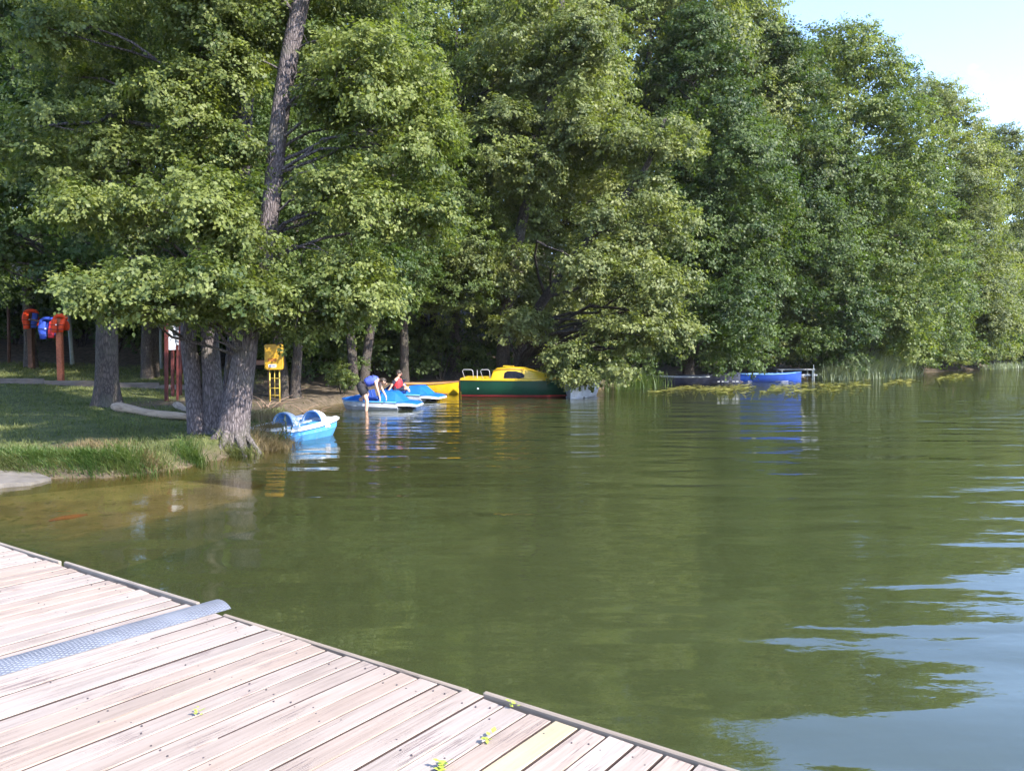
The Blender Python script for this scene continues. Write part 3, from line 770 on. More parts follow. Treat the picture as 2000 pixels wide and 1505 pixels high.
# ---- the tree on the lawn at the left
rng = np.random.default_rng(12)
nb = []
mass(60, 300, 19.0, 2.6, 2.2, 1.8, 18, .85)
mass(60, 500, 18.2, 2.2, 2.0, .9, 13, .65)
mass(240, 330, 19.6, 2.4, 2.2, 1.6, 16, .8)
mass(80, 80, 19.5, 3.2, 2.5, 2.0, 20, .95)
mass(330, 120, 20.5, 2.6, 2.5, 2.0, 16, .9)
mass(-150, 400, 18.5, 2.2, 2.2, 2.4, 14, .9)
bx = W(210, 780, 20.0); b0 = gz(bx.x, 20.0)
tL = ([(bx.x, 20, b0-.05), (bx.x, 20, b0+.6), (bx.x+.02, 20, b0+1.5), W(212, 500, 20.1), W(235, 350, 20.2), W(300, 200, 20.4), W(320, -60, 20.5)], [.31, .265, .25, .235, .21, .17, .12])
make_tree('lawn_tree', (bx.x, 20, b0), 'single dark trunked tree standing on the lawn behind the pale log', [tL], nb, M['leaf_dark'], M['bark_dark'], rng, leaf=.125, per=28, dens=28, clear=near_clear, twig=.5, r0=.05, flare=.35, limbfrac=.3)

# ---- the overhanging tree behind the cabin boat
rng = np.random.default_rng(13)
nb = []
mass(1060, 90, 33.5, 4.2, 3.0, 2.6, 22, 1.15)
mass(1000, 300, 33, 2.6, 2.4, 2.6, 16, 1.0)
mass(1180, 250, 32.5, 2.8, 2.6, 2.4, 18, 1.05)
mass(1290, 300, 31.5, 1.9, 2.0, 1.9, 12, .85)
mass(1240, 440, 31, 2.6, 2.2, 1.6, 18, .9)
mass(1180, 530, 30, 2.2, 2.0, 1.3, 14, .75)
mass(1290, 560, 29.5, 1.8, 1.8, 1.3, 13, .7)
mass(1250, 660, 29.2, 2.2, 1.6, 1.2, 17, .65)
mass(1200, 730, 29.0, 1.0, 1.0, .35, 6, .4)
mass(1330, 640, 29.2, .9, 1.2, .6, 7, .5)
mass(970, 520, 33, 2.2, 2.0, 1.7, 13, .85)
mass(1010, 640, 31.5, 1.5, 1.2, .9, 10, .6)
mass(1085, 700, 29.3, .6, .6, .4, 9, .3)
mass(1145, 738, 28.8, .55, .5, .28, 8, .26)
mass(1120, 690, 29.2, .9, .7, .4, 9, .36)
mass(1100, 735, 29.2, .4, .5, .22, 4, .24)
bx = W(985, 700, 35.2)
bz = gz(bx.x, 35.2)
tM = ([(bx.x, 35.2, bz-.1), W(985, 640, 35.1), W(1010, 480, 34.6), W(1050, 300, 34), W(1090, 120, 33.8), W(1100, -80, 33.8)], [.34, .28, .25, .21, .17, .1])
tM2 = ([(bx.x+.5, 35.3, bz-.1), W(1030, 640, 34.6), W(1110, 520, 33), W(1190, 420, 31.8), W(1260, 330, 31.3), W(1300, 230, 31.2)], [.26, .21, .18, .15, .12, .06])
make_tree('overhanging_tree', (bx.x, 35.2, bz), 'grey green tree hanging its boughs over the green and yellow cabin boat', [tM, tM2], nb, M['leaf_grey'], M['bark_dark'], rng, leaf=.135, per=30, dens=26, clear=mid_clear, twig=.6, r0=.05, flare=.4, droop=.4, limbfrac=.35)

# ---- prototypes for the other bank trees
def proto_boughs(rng, H, Rm, low, n, lean):
    out = []
    for i in range(n):
        f = (i+rng.uniform(0, 1))/n
        z = low + f*(H-low-.8)
        prof = np.interp(f, [0, .12, .35, .65, .85, 1], [.72, .92, 1, .82, .52, .16])
        an = rng.uniform(0, 2*math.pi) if i % 3 else -math.pi/2 + rng.normal()*.7
        rad = Rm*prof*math.sqrt(rng.uniform(.25, 1))
        r = (1.25+1.15*rng.uniform()**1.5)*(.62+.38*prof)
        out.append((rad*math.cos(an), rad*math.sin(an) - lean*(1-f)**1.5, z - .12*rad, r, r, r*.82))
    return out
def proto(name, seed, H, Rm, low, n, lean, lm, dens, leaf=.15, per=32, trunks=1, r=.3):
    rng = np.random.default_rng(seed)
    b = proto_boughs(rng, H, Rm, low, n, lean)
    tr = []
    for k in range(trunks):
        ox, oy = (0, 0) if k == 0 else (.55*(-1)**k, .25)
        tr.append(([(ox, oy, -.4), (ox*1.1, oy, 1.2), (ox*2+rng.normal()*.2, oy+rng.normal()*.2-.2*lean/2, H*.3), (ox*3+rng.normal()*.4, oy+rng.normal()*.4, H*.6), (ox*3+rng.normal()*.3, oy, H*.93)], [r*1.1, r, r*.8, r*.5, r*.15]))
    return make_tree(name, (0, 0, 0), 'tree', tr, b, lm, M['bark_dark'], rng, leaf=leaf, per=per, dens=dens, limbfrac=.35, sides=14, r0=.055, twig=.7)

PROTO = [proto('bank_tree', 31, 20, 4.6, 1.0, 104, 1.6, M['leaf_mid'], 12),
         proto('bank_tree', 32, 21, 5.0, 1.4, 110, 1.2, M['leaf_grey'], 12),
         proto('bank_tree', 33, 17, 4.2, .7, 90, 1.8, M['leaf_yellow'], 12),
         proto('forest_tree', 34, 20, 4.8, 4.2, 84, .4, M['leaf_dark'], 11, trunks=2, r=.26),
         proto('forest_tree', 35, 22, 5.0, 5.0, 88, .2, M['leaf_mid'], 11, r=.3)]
used = [False]*len(PROTO)
def set_leaf(o, m):
    for ch in o.children:
        if ch.name.startswith('crown'):
            ch.material_slots[0].link = 'OBJECT'; ch.material_slots[0].material = m
def plant(k, px, d, rz, s, label, group=None, py=None, leaf=None, x=None, sz=None):
    xx = x if x is not None else (px-1000)/F*d
    if used[k]: o = copy_tree(PROTO[k])
    else: o = PROTO[k]; used[k] = True
    o.location = (xx, d, gz(xx, d)-.05); o.rotation_euler = (0, 0, R(rz)); o.scale = (s, s, sz or s)
    o['label'] = label
    if group: o['group'] = group
    elif 'group' in o: del o['group']
    if leaf: set_leaf(o, M[leaf])
    return o
gb = 'trees on the lake bank'; gf = 'trees on the wooded slope'
# front row along the shore, left to right
plant(3, 578, 25.0, 20, .62, 'dark tree with its trunk standing right behind the yellow rescue box', gf)
plant(3, 690, 29.6, 200, .72, 'twin-trunked tree behind the bending bather and the blue pedal boats', gf)
plant(4, 790, 33.5, 70, .66, 'slim trunked tree behind the yellow rowing boat', gf)
plant(0, 1345, 43.0, 10, 1.0, 'dark green tree over the two blue-black rowing boats', gb, leaf='leaf_dark')  # darker leaf colour deepens the shadow right of the lit overhanging boughs
plant(1, 1450, 50.0, -20, 1.12, 'tall grey green tree towering behind the two blue-black rowing boats', gb)
plant(0, 1485, 47.5, 60, 1.04, 'dark leafy tree rising above the bright blue rowing boat', gb, leaf='leaf_dark')  # shadow beside the lit boughs put into its darker leaves too
plant(1, 1640, 50.5, 30, 1.08, 'tree standing behind the tall pale reeds', gb, leaf='leaf_mid')
plant(2, 1740, 56.5, 10, .98, 'yellow green tree leaning out to the right of the reeds', gb)
plant(1, 1800, 63.5, 70, 1.12, 'grey green tree behind the yellow green leaning tree', gb)
plant(2, 1880, 66.5, -25, .98, 'low yellow green tree over the last lily pads', gb)
plant(0, 1930, 77.0, 35, 1.16, 'far bank tree with a rounded crown against the sky', gb, leaf='leaf_grey')
plant(1, 2010, 86.0, 15, 1.1, 'farthest bank tree at the right border of the photo', gb)
plant(0, 2110, 97.0, 80, 1.0, 'far bank tree just outside the right border', gb)
plant(2, 1985, 79.5, 15, .62, 'small bright tree at the far right shore', gb)
# slope behind
plant(4, 60, 33.0, 30, .80, 'tall tree behind the orange life jackets at the left border', gf)
plant(3, 300, 31.0, 110, .80, 'dark tree behind the red notice board', gf)
plant(4, 480, 31.5, 160, .84, 'dark trunked tree behind the four-stemmed alder', gf)
plant(3, -170, 28.0, 60, .8, 'dark tree beyond the left border of the lawn', gf)
plant(4, 640, 39.0, 10, .90, 'tall tree on the slope behind the bathers', gf)
plant(3, 830, 41.0, 250, .95, 'tall dark tree on the slope above the yellow rowing boat', gf)
plant(4, 960, 46.0, 90, 1.0, 'tall tree on the slope behind the overhanging tree', gf, sz=1.3)
plant(4, 1120, 45.0, 200, 1.05, 'tall tree on the slope above the white moored boat', gf, sz=1.3)
plant(1, 1240, 46.0, 120, 1.22, 'tall grey green tree on the slope right of the overhanging tree', gf, sz=1.42)
plant(4, 1370, 50.0, 300, 1.12, 'tall tree topping the slope where the sky begins', gf, sz=1.38)
plant(3, 130, 42.0, 330, 1.0, 'dark tree high on the slope behind the grey fence post', gf)
plant(4, 400, 43.0, 45, 1.0, 'tall tree high on the slope behind the alder stems', gf)
plant(1, 1570, 60.0, 220, 1.16, 'crown rising behind the dark leafy tree', gf)

plant(4, 890, 37.5, 140, .92, 'tall tree between the alder crown and the overhanging tree', gf)
plant(1, 1040, 41.0, 20, 1.05, 'grey green crown directly above the overhanging tree', gf)
plant(0, 740, 43.0, 75, 1.08, 'tall dark tree peeping over the right side of the alder', gf)

# ---- shrubs and undergrowth
def shrub_proto(seed, lm, name='shrub'):
    rng = np.random.default_rng(seed)
    b = [(rng.normal()*.75, rng.normal()*.55, rng.uniform(.25, 1.75), .55, .55, .45) for i in range(16)]
    root = empty(name, (0, 0, 0), 0, 'shrub', 'shrub')
    m = MB()
    for i in range(9):
        a = rng.uniform(0, 6.28); e_ = Vector((math.cos(a)*rng.uniform(.3, .9), math.sin(a)*.7, rng.uniform(.9, 1.7)))
        m.tube([(e_.x*.1, e_.y*.1, -.1), e_*.5+Vector((0, 0, .12)), e_], [.022, .016, .006], 5, caps=False)
    m.build('stems', M['bark_dark'], root, smooth=True)
    V, Q, T = leaf_cloud(rng, b, .105, 26, .4, 30, droop=.2); me = mesh_np('foliage', V, Q, T); me.materials.append(lm); link_mesh('foliage', me, root)
    return root
SH = [shrub_proto(51, M['leaf_dark']), shrub_proto(52, M['leaf_mid'])]
shu = [False, False]
def shrub(k, px, d, s, sz, rz, label, group='bushes under the trees', leaf=None):
    x = (px-1000)/F*d
    if shu[k]: o = copy_tree(SH[k])
    else: o = SH[k]; shu[k] = True
    o.location = (x, d, gz(x, d)-.03); o.scale = (s, s, sz); o.rotation_euler = (0, 0, R(rz)); o['label'] = label; o['group'] = group
    if leaf:
        for ch in o.children:
            if ch.name.startswith('foliage'): ch.material_slots[0].link = 'OBJECT'; ch.material_slots[0].material = M[leaf]
hedge = ['dark hedge bush well outside the left border', 'dark hedge bush at the left border behind the thin brown post', 'dark hedge bush behind the rear post of the drying rack',
         'dark hedge bush behind the blue and red life vest', 'dark hedge bush behind the pale grey post right of the vests', 'dark hedge bush behind the trunk of the lawn tree',
         'dark hedge bush between the lawn tree and the notice board', 'dark hedge bush behind the white panel of the notice board', 'dark hedge bush behind the left stems of the alder',
         'dark hedge bush behind the leaning stem of the alder', 'dark hedge bush behind the yellow rescue box']
bush = ['dark bush behind the trunk right of the yellow rescue box', 'dark bush left of the twin trunks', 'dark bush behind the bending bather', 'dark bush behind the person in the red vest',
        'dark bush behind the yellow rowing boat', 'dark bush behind the stern rails of the cabin boat', 'dark bush behind the bow of the cabin boat', 'dark bush behind the small whitish boat']
for i, (px, d) in enumerate([(-120, 36), (-40, 37), (30, 38), (95, 38.5), (160, 38), (225, 37.5), (290, 38), (350, 37), (415, 37), (470, 36.5), (530, 36)]):
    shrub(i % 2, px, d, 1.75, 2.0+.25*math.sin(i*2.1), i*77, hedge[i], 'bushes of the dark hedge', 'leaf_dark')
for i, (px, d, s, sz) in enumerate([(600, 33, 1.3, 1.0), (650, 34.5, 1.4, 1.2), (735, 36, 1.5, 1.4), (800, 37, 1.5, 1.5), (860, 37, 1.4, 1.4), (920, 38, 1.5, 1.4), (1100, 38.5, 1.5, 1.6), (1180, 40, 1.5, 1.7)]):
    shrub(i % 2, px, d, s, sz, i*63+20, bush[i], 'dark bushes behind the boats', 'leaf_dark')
shrub(1, 668, 27.6, .55, .62, 40, 'small sunlit bush at the foot of the twin-trunked tree', leaf='leaf_mid')
shrub(0, 1215, 38.5, 1.0, .9, 10, 'low bush at the water left of the blue-black rowing boats', leaf='leaf_dark')
shrub(1, 1420, 43.6, 1.1, .9, 95, 'bush between the blue-black boats and the bright blue boat', leaf='leaf_dark')
shrub(0, 1605, 48.6, 1.6, 1.3, 140, 'reddish shaded bush behind the small grey landing stage', leaf='leaf_dark')
shrub(1, 1790, 58.0, 1.9, 1.3, 15, 'yellow green bush hanging to the water right of the reeds', leaf='leaf_yellow')
shrub(0, 1840, 61.0, 1.9, 1.3, 200, 'yellow green bush beside the last lily pads', leaf='leaf_yellow')
shrub(1, 1905, 67.0, 2.2, 1.7, 100, 'bushy growth on the far shore under the rounded tree', leaf='leaf_mid')
shrub(0, 1965, 74.0, 2.0, 1.2, 60, 'pale low bush at the far right waterline', leaf='leaf_yellow')
shrub(1, 2040, 80.0, 2.2, 1.6, 10, 'far bush past the right border', leaf='leaf_mid')
shrub(0, 1690, 51.0, 1.8, 1.7, 250, 'green bush directly behind the tall pale reeds', leaf='leaf_mid')

# ------------------------------------------------------------------ grass, sedge, reeds
def blades(rng, pos, hgt, wid, lean, seg=1, tint=.5):
    """pos (N,3); returns verts, quads/tris as quads. seg 1: one tapering quad per blade, seg 3: an arching blade"""
    n = len(pos); a = rng.uniform(0, 2*math.pi, n); dirv = np.stack([np.cos(a), np.sin(a), np.zeros(n)], 1)
    side = np.stack([-np.sin(a), np.cos(a), np.zeros(n)], 1)
    if lean.ndim == 2: dirv = lean + dirv*.35; L_ = np.ones(n)
    else: L_ = lean
    vs_ = []
    for k in range(seg+1):
        t = k/seg
        c = pos + np.array((0, 0, 1))*(hgt*(t - .35*t*t*(seg > 1)*np.minimum(L_, 2)))[:, None] + dirv*(hgt*L_*t**1.8)[:, None]
        w = (wid*(1-.85*t))[:, None]
        vs_ += [c-side*w, c+side*w]
    V = np.stack(vs_, 1).reshape(-1, 3); m = 2*(seg+1); q = []
    base = np.arange(n)[:, None]*m
    for k in range(seg):
        q.append(np.concatenate([base+2*k, base+2*k+1, base+2*k+3, base+2*k+2], 1))
    Q = np.concatenate(q, 0)
    tt = np.clip(rng.normal(tint, .2, n), 0, 1)
    return V, Q, np.tile(tt, seg)

rng = np.random.default_rng(21)
N0 = 230000
x = rng.uniform(-24, -3.5, N0); y = 10.2 + (rng.uniform(0, 1, N0)**1.7)*25
s_ = sdist(x, y); dm = dirt_mask(x, y)
inview = (x > -.72*y - .6) & (x < -.28*y + .5)
keep = (s_ > .12) & inview & (rng.uniform(0, 1, N0) > dm*.97) & (rng.uniform(0, 1, N0) < .35+.65*sstep((wob2(x, y, .7)+.8)/1.2))
x, y = x[keep], y[keep]; s_ = s_[keep]
hh = rng.uniform(.025, .065, len(x))*(.55+.9*sstep((wob2(x*1.9, y*1.9, 1.0)+.7)/1.3))*(1+.9*np.exp(-s_/.5)) * (1 + .5*(y > 27))
V, Q, T = blades(rng, np.stack([x, y, height(x, y)-.01], 1), hh, .0055*(1+y/20), rng.uniform(.2, .9, len(x)), 1, .45)
T = np.clip(T + .25*wob2(x, y, .5), 0, 1)
me = mesh_np('grass', V, Q, T); me.materials.append(M['grass'])
tag(link_mesh('grass', me), 'short grass of the lawn running down to the water', 'grass', kind='stuff')

def tuft(name, label, x, y, n, h, spread, mat, lean_to, seed, wid=.007, group=None, z=None, cat='grass tuft', tint=.5):
    rng = np.random.default_rng(seed)
    p = np.stack([rng.normal(0, spread, n), rng.normal(0, spread*.7, n), np.zeros(n)], 1)
    zz_ = height(p[:, 0]+x, p[:, 1]+y); z0 = z if z is not None else gz(x, y)
    p[:, 2] = np.maximum(zz_, -.05) - z0 - .02
    ln = np.tile(np.array(lean_to, float), (n, 1)) + rng.normal(0, .28, (n, 3))*np.array((1, 1, 0))
    V, Q, T = blades(rng, p, rng.uniform(.55, 1.15, n)*h, np.full(n, wid), ln, 3, tint)
    me = mesh_np(name, V, Q, T); me.materials.append(mat)
    o = link_mesh(name, me); o.location = (x, y, z0)
    return tag(o, label, cat, group)
gt = 'sedge tufts along the bank'
tuft('sedge_tuft', 'bright green sedge tuft at the waterline just left of the alder foot', -5.42, 12.95, 420, .42, .16, M['sedge'], (.25, -.6, 0), 1, group=gt)
tuft('sedge_tuft', 'long green sedge tuft overhanging the water below the brown lawn patch', -6.0, 12.0, 460, .44, .20, M['sedge'], (.15, -.7, 0), 2, group=gt, tint=.6)
tuft('sedge_tuft', 'straw and green sedge tuft beside the overhanging green one', -5.72, 12.15, 260, .36, .13, M['dry'], (.3, -.6, 0), 3, group=gt, tint=.6)
tuft('sedge_tuft', 'wide low sedge tuft in the middle of the lawn edge', -6.75, 11.92, 420, .30, .20, M['sedge'], (.05, -.6, 0), 4, group=gt)
tuft('sedge_tuft', 'ragged green sedge tuft left of the middle of the lawn edge', -7.35, 11.98, 380, .28, .20, M['sedge'], (0, -.5, 0), 5, group=gt, tint=.4)
tuft('sedge_tuft', 'green sedge tuft at the broken concrete slab', -8.05, 12.05, 360, .28, .25, M['sedge'], (.1, -.4, 0), 6, group=gt, tint=.4)
tuft('dry_grass', 'straw coloured dry grass leaning over the water right of the alder foot', -4.68, 14.85, 600, .42, .18, M['dry'], (.35, -.35, 0), 7, group=gt, wid=.006)
tuft('dry_grass', 'dry brown grass under the left edge of the white pedal boat', -4.85, 15.55, 500, .36, .2, M['dry'], (.4, -.2, 0), 8, group=gt, wid=.006, tint=.35)
tuft('dry_grass', 'olive grass growing against the front of the alder foot', -4.98, 14.0, 330, .42, .15, M['grass'], (.1, -.5, 0), 9, group=gt, tint=.6)
tuft('dry_grass', 'brown dead weeds standing in the lawn above the sedge', -6.95, 12.85, 420, .20, .28, M['dry'], (.1, -.2, 0), 10, group=gt, wid=.005, tint=.15)
tuft('dry_grass', 'tangle of dry stems behind the alder below the yellow rescue box', -5.75, 17.8, 700, .45, .34, M['dry'], (.3, -.15, 0), 12, group=gt, wid=.006, tint=.25)

for i in range(9):
    tx = -8.9+i*.40; k = np.argmin(np.abs(SHORE[:, 0]-tx)); ty = float(np.interp(tx, SHORE[1:7, 0], SHORE[1:7, 1]))+.22
    tuft('grass_tuft', ['short overhanging grass tuft at the far left of the lawn edge', 'grass tuft hanging over the broken slab', 'grass tuft right of the broken slab', 'leafy grass tuft in the left half of the lawn edge',
         'yellowish grass tuft in the left half of the lawn edge', 'dark grass tuft at the middle of the lawn edge', 'grass tuft left of the long overhanging sedge', 'grass tuft between the two long sedge tufts', 'grass tuft next to the bright sedge at the alder'][i],
         tx, ty, 300, .22+.05*math.sin(i*2.3), .15, M['grass'] if i % 2 else M['sedge'], (.08*math.cos(i), -.75, 0), 70+i, group=gt, tint=.35+.25*(i % 3))

def reed_bed(name, label, pts, n, h, seed, mat, tint):
    rng = np.random.default_rng(seed); P_ = []
    for i in range(n):
        k = rng.integers(0, len(pts)-1); t = rng.uniform(); a, b = pts[k], pts[k+1]
        P_.append((a[0]+(b[0]-a[0])*t+rng.normal()*.3, a[1]+(b[1]-a[1])*t+abs(rng.normal())*.9-1.1, -.1, (a[2]+(b[2]-a[2])*t)))
    P_ = np.array(P_)
    V, Q, T = blades(rng, P_[:, :3], rng.uniform(.6, 1.15, n)*h*P_[:, 3], np.full(n, .022), rng.uniform(.1, .95, n), 3, tint)
    me = mesh_np(name, V, Q, T); me.materials.append(mat)
    return tag(link_mesh(name, me), label, 'reeds', kind='stuff')
reed_bed('reeds', 'pale green reeds standing in the shallows right of the blue boat', [(18.3, 45.6, .6), (20.4, 46.6, .9), (22.5, 48.2, 1.05), (25, 50.6, .9), (27.3, 53.2, .5)], 3600, 1.75, 41, M['reed'], .6)
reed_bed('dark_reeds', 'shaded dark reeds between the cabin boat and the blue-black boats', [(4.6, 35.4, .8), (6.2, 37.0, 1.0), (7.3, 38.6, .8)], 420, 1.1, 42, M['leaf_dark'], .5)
reed_bed('far_reeds', 'pale reed fringe along the far right shore', [(40, 65.2, .5), (46, 71, .5), (53, 77, .6), (62, 84, .6)], 1500, 1.5, 43, M['reed'], .7)

# lily pads
rng = np.random.default_rng(61)
pads_v, pads_q, pads_t = [], [], []
def pad(x, y, r):
    n = 9; a0 = rng.uniform(0, 6.28); k = len(pads_v)
    pads_v.append((x, y, .010))
    tilt = rng.normal()*.012
    for i in range(n):
        a = a0 + .35 + (2*math.pi-.35)*i/(n-1)
        pads_v.append((x+math.cos(a)*r, y+math.sin(a)*r, .008+tilt*math.cos(a)*2+abs(rng.normal())*.010))
    for i in range(n-1): pads_q.append((k, k+1+i, k+2+i)); pads_t.append(0)
    t = np.clip(rng.normal(.55, .25), 0, 1); pads_t[-(n-1):] = [t]*(n-1)
lily_line = [(1270, 762, 4.5), (1330, 757, 5), (1400, 760, 6), (1450, 757, 7), (1520, 759, 8), (1580, 757, 10), (1640, 752, 11), (1700, 748, 10), (1750, 742, 7), (1830, 737, 4), (1900, 733, 4)]
for i in range(760):
    k = rng.integers(0, len(lily_line)-1); t = rng.uniform(); a, b = lily_line[k], lily_line[k+1]
    px = a[0]+(b[0]-a[0])*t; py = a[1]+(b[1]-a[1])*t + rng.normal()*(a[2]+(b[2]-a[2])*t)*.62
    cl_ = mnoise.noise(Vector((px*.02, py*.12, 3.3)))
    if cl_ < -.12 or py < 724: continue
    g = G(px, py, 0)
    if sdist([g.x], [g.y])[0] > -.2: continue
    pad(g.x, g.y, rng.uniform(.10, .20))
me = mesh_np('lily_pads', np.array(pads_v), np.array(pads_q), np.array(pads_t)); me.materials.append(M['lily'])
tag(link_mesh('lily_pads', me), 'yellow green lily pads floating in a belt along the far bank', 'lily pads', kind='stuff')

# ------------------------------------------------------------------ jetty
DZ = .45
JA = G(0, 1065, DZ); JB = G(1400, 1505, DZ)
je = (JB-JA); je.z = 0; je.normalize(); jn = Vector((-je.y, je.x, 0))*-1          # along the edge, and inland
skew = -.06
pd = (jn + je*skew).normalized()
jetty = empty('wooden_jetty', (JA.x, JA.y, DZ), math.atan2(je.y, je.x), 'bleached wooden plank jetty with a metal joint plate across it', 'jetty')
def jl(u, v): return (u, -v)         # jetty frame: x along the edge, y to the water side
ang = math.atan2(-1, skew)
rngj = random.Random(4)
edges = [4.053+.1235*k for k in range(-11, 16)]
seams = []
u = 2.685
while u < 6.2: seams.append(u); u += .1222 + rngj.uniform(-.002, .002)
left = []
u = 2.53
while u > -1.6: left.append(u); u -= .1222 + rngj.uniform(-.002, .002)
PL = 4.3
def plank(u0, u1, mat, out, dz):
    w = u1-u0-.0125
    m = MB(); L_ = PL
    # bevelled board with its upper edges eased; x along the grain
    secs = []
    prof = [(-w/2+.003, 0), (-w/2, -.006), (-w/2, -.032), (w/2, -.032), (w/2, -.006), (w/2-.003, 0)]
    nseg = 10; sag = rngj.uniform(-.002, .002); tw = rngj.uniform(-.0025, .0025)
    for k in range(nseg+1):
        t = k/nseg; e_ = .004 if k in (0, nseg) else 0
        secs.append([(L_*t + (.003 if k == 0 and z == 0 else 0), y*(1), z - (e_*.6 if z == 0 else 0) + sag*math.sin(t*9) + tw*(y/w)*math.cos(t*5)) for y, z in prof])
    m.loft(secs)
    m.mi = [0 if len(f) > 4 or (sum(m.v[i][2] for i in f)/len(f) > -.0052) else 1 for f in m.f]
    o = m.build('plank', [mat, M['plank_side']], jetty)
    uc = (u0+u1)/2
    o.location = (uc, out, dz); o.rotation_euler = (0, 0, ang)
    return o
planks = []
for lst, sgn in ((seams, 1), (left, -1)):
    for i in range(len(lst)-1):
        a, b = sorted((lst[i], lst[i+1]))
        mat = M['plank']
        if sgn == 1 and abs((a+b)/2 - 5.10) < .062: mat = M['plank_new']
        planks.append(plank(a, b, mat, rngj.uniform(-.012, .012) + (.03 if sgn > 0 and .0 < b-4.6 < .1 else 0), rngj.uniform(-.003, .003)))
# screws in rows over the joists
sc_ = MB()
for v in (.10, .52, 1.02, 1.55, 2.1, 2.7):
    for lst in (seams, left):
        for i in range(len(lst)-1):
            a, b = sorted((lst[i], lst[i+1]))
            for q in (.25, .75):
                if rngj.random() < .3: continue
                uu = a + (b-a)*q + skew*v + rngj.uniform(-.006, .006); vv = v + rngj.uniform(-.045, .045)
                pts = [(uu+.0036*math.cos(k*1.047), -vv+.0036*math.sin(k*1.047), .0015) for k in range(6)]
                pts2 = [(uu+.0046*math.cos(k*1.047), -vv+.0046*math.sin(k*1.047), -.004) for k in range(6)]
                sc_.loft([pts2, pts])
so = sc_.build('screws', M['screw'], jetty); so['kind'] = 'stuff'
# joists and floats, coloured dark so the plank gaps look dark
for v in (.10, .52, 1.02, 1.55, 2.1, 2.7, 3.4):
    m = MB(); m.box((2.3, -v, -.105), (8.2, .06, .14)); m.build('joist', M['joist'], jetty)
for u0 in (-.6, 1.4, 3.6, 5.4):
    m = MB(); m.box((u0, -1.9, -.36), (1.1, 3.0, .36), bev=.08); m.build('float', M['dark_hull'], jetty)
# edge boards on the water side, with gaps as in the photo
def edge_board(u0, u1, v0, v1, top, h=.10):
    m = MB(); L_ = math.hypot(u1-u0, v1-v0)
    m.box((L_/2, 0, -h/2), (L_, .024, h), bev=.005)
    o = m.build('edge_board', M['edge'], jetty); o.location = (u0, -v0, top); o.rotation_euler = (0, 0, math.atan2(-(v1-v0), u1-u0)); return o
edge_board(-1.8, .862, -.032, -.032, .006)
edge_board(.918, 2.50, -.040, -.040, .012)
edge_board(2.76, 4.535, -.030, -.030, -.004)
edge_board(4.62, 6.9, -.036, -.016, .010)
# the arched metal plate over the joint
mp_ = MB(); secs = []
L_ = 3.6
for k in range(3):
    t = k/2
    row = []
    for j in range(9):
        q = -1+j/4; row.append((L_*t, q*.102, .004+.028*(1-abs(q)**2.2)))
    for j in range(9):
        q = 1-j/4; row.append((L_*t, q*.102, .001+.026*(1-abs(q)**2.2)))
    secs.append(row)
mp_.loft(secs)
plate = mp_.build('joint_plate', M['tread'], jetty, smooth=False, label='grey metal tread plate arched over the joint between the planks')
smooth_by_angle(plate, 35)
plate.location = (2.632, .105, .002); plate.rotation_euler = (0, 0, math.atan2(-1, -.085))

# bits of green leaf lying on the planks
def leaf_scrap(px, py, s, seed, label):
    rng = np.random.default_rng(seed); m = MB(); g = G(px, py, DZ)
    for k in range(7):
        a = rng.uniform(0, 6.28); r = s*rng.uniform(.5, 1); c = Vector((rng.normal()*s*.35, rng.normal()*s*.35, .006+.004*k))
        d = Vector((math.cos(a), math.sin(a), rng.uniform(0, .5)))*r; b = Vector((-d.y, d.x, 0))*.35
        m.add([c, c+d*.5+b, c+d, c+d*.5-b], [(0, 1, 2, 3)])
    o = m.build('leaf_scrap', M['scrap']); o.location = (g.x, g.y, DZ)
    tag(o, label, 'leaf', 'scraps of green plant on the jetty')
M['scrap'] = plain('fresh leaf scrap', (.30, .36, .05), .5, .5, .3, 40)
leaf_scrap(870, 1498, .05, 1, 'bright green plant scrap at the bottom edge of the photo on the planks')
leaf_scrap(955, 1447, .035, 2, 'wilted plant scrap lying in the seam near the fresh yellow plank')
leaf_scrap(388, 1396, .028, 3, 'tiny yellow green leaf alone in the middle of the jetty')
leaf_scrap(1002, 1381, .026, 4, 'small moss bit against the edge board of the jetty')

# ------------------------------------------------------------------ boats
def hull_loft(stations, n=7, thick=.04):
    """open boat shell. stations: (x, halfwidth, sheer z, keel z, flare); returns MB with outer and inner skin"""
    m = MB(); secs = []
    for (x_, hw, zs, zk, fl) in stations:
        outer, inner = [], []
        for j in range(2*n+1):
            q = -1 + j/n; aq = abs(q)
            yy = hw*math.copysign(aq**fl, q) if hw > .001 else 0
            z_ = zk + (zs-zk)*aq**2.4
            outer.append((x_, yy, z_))
            ww = max(0, hw-thick)
            inner.append((x_ , ww*math.copysign(aq**fl, q), max(zk+thick, z_ + (thick if aq < .9 else 0)) if aq < 1 else zs))
        secs.append(outer + list(reversed(inner)))
    m.loft(secs, closed=True, caps=True)
    return m

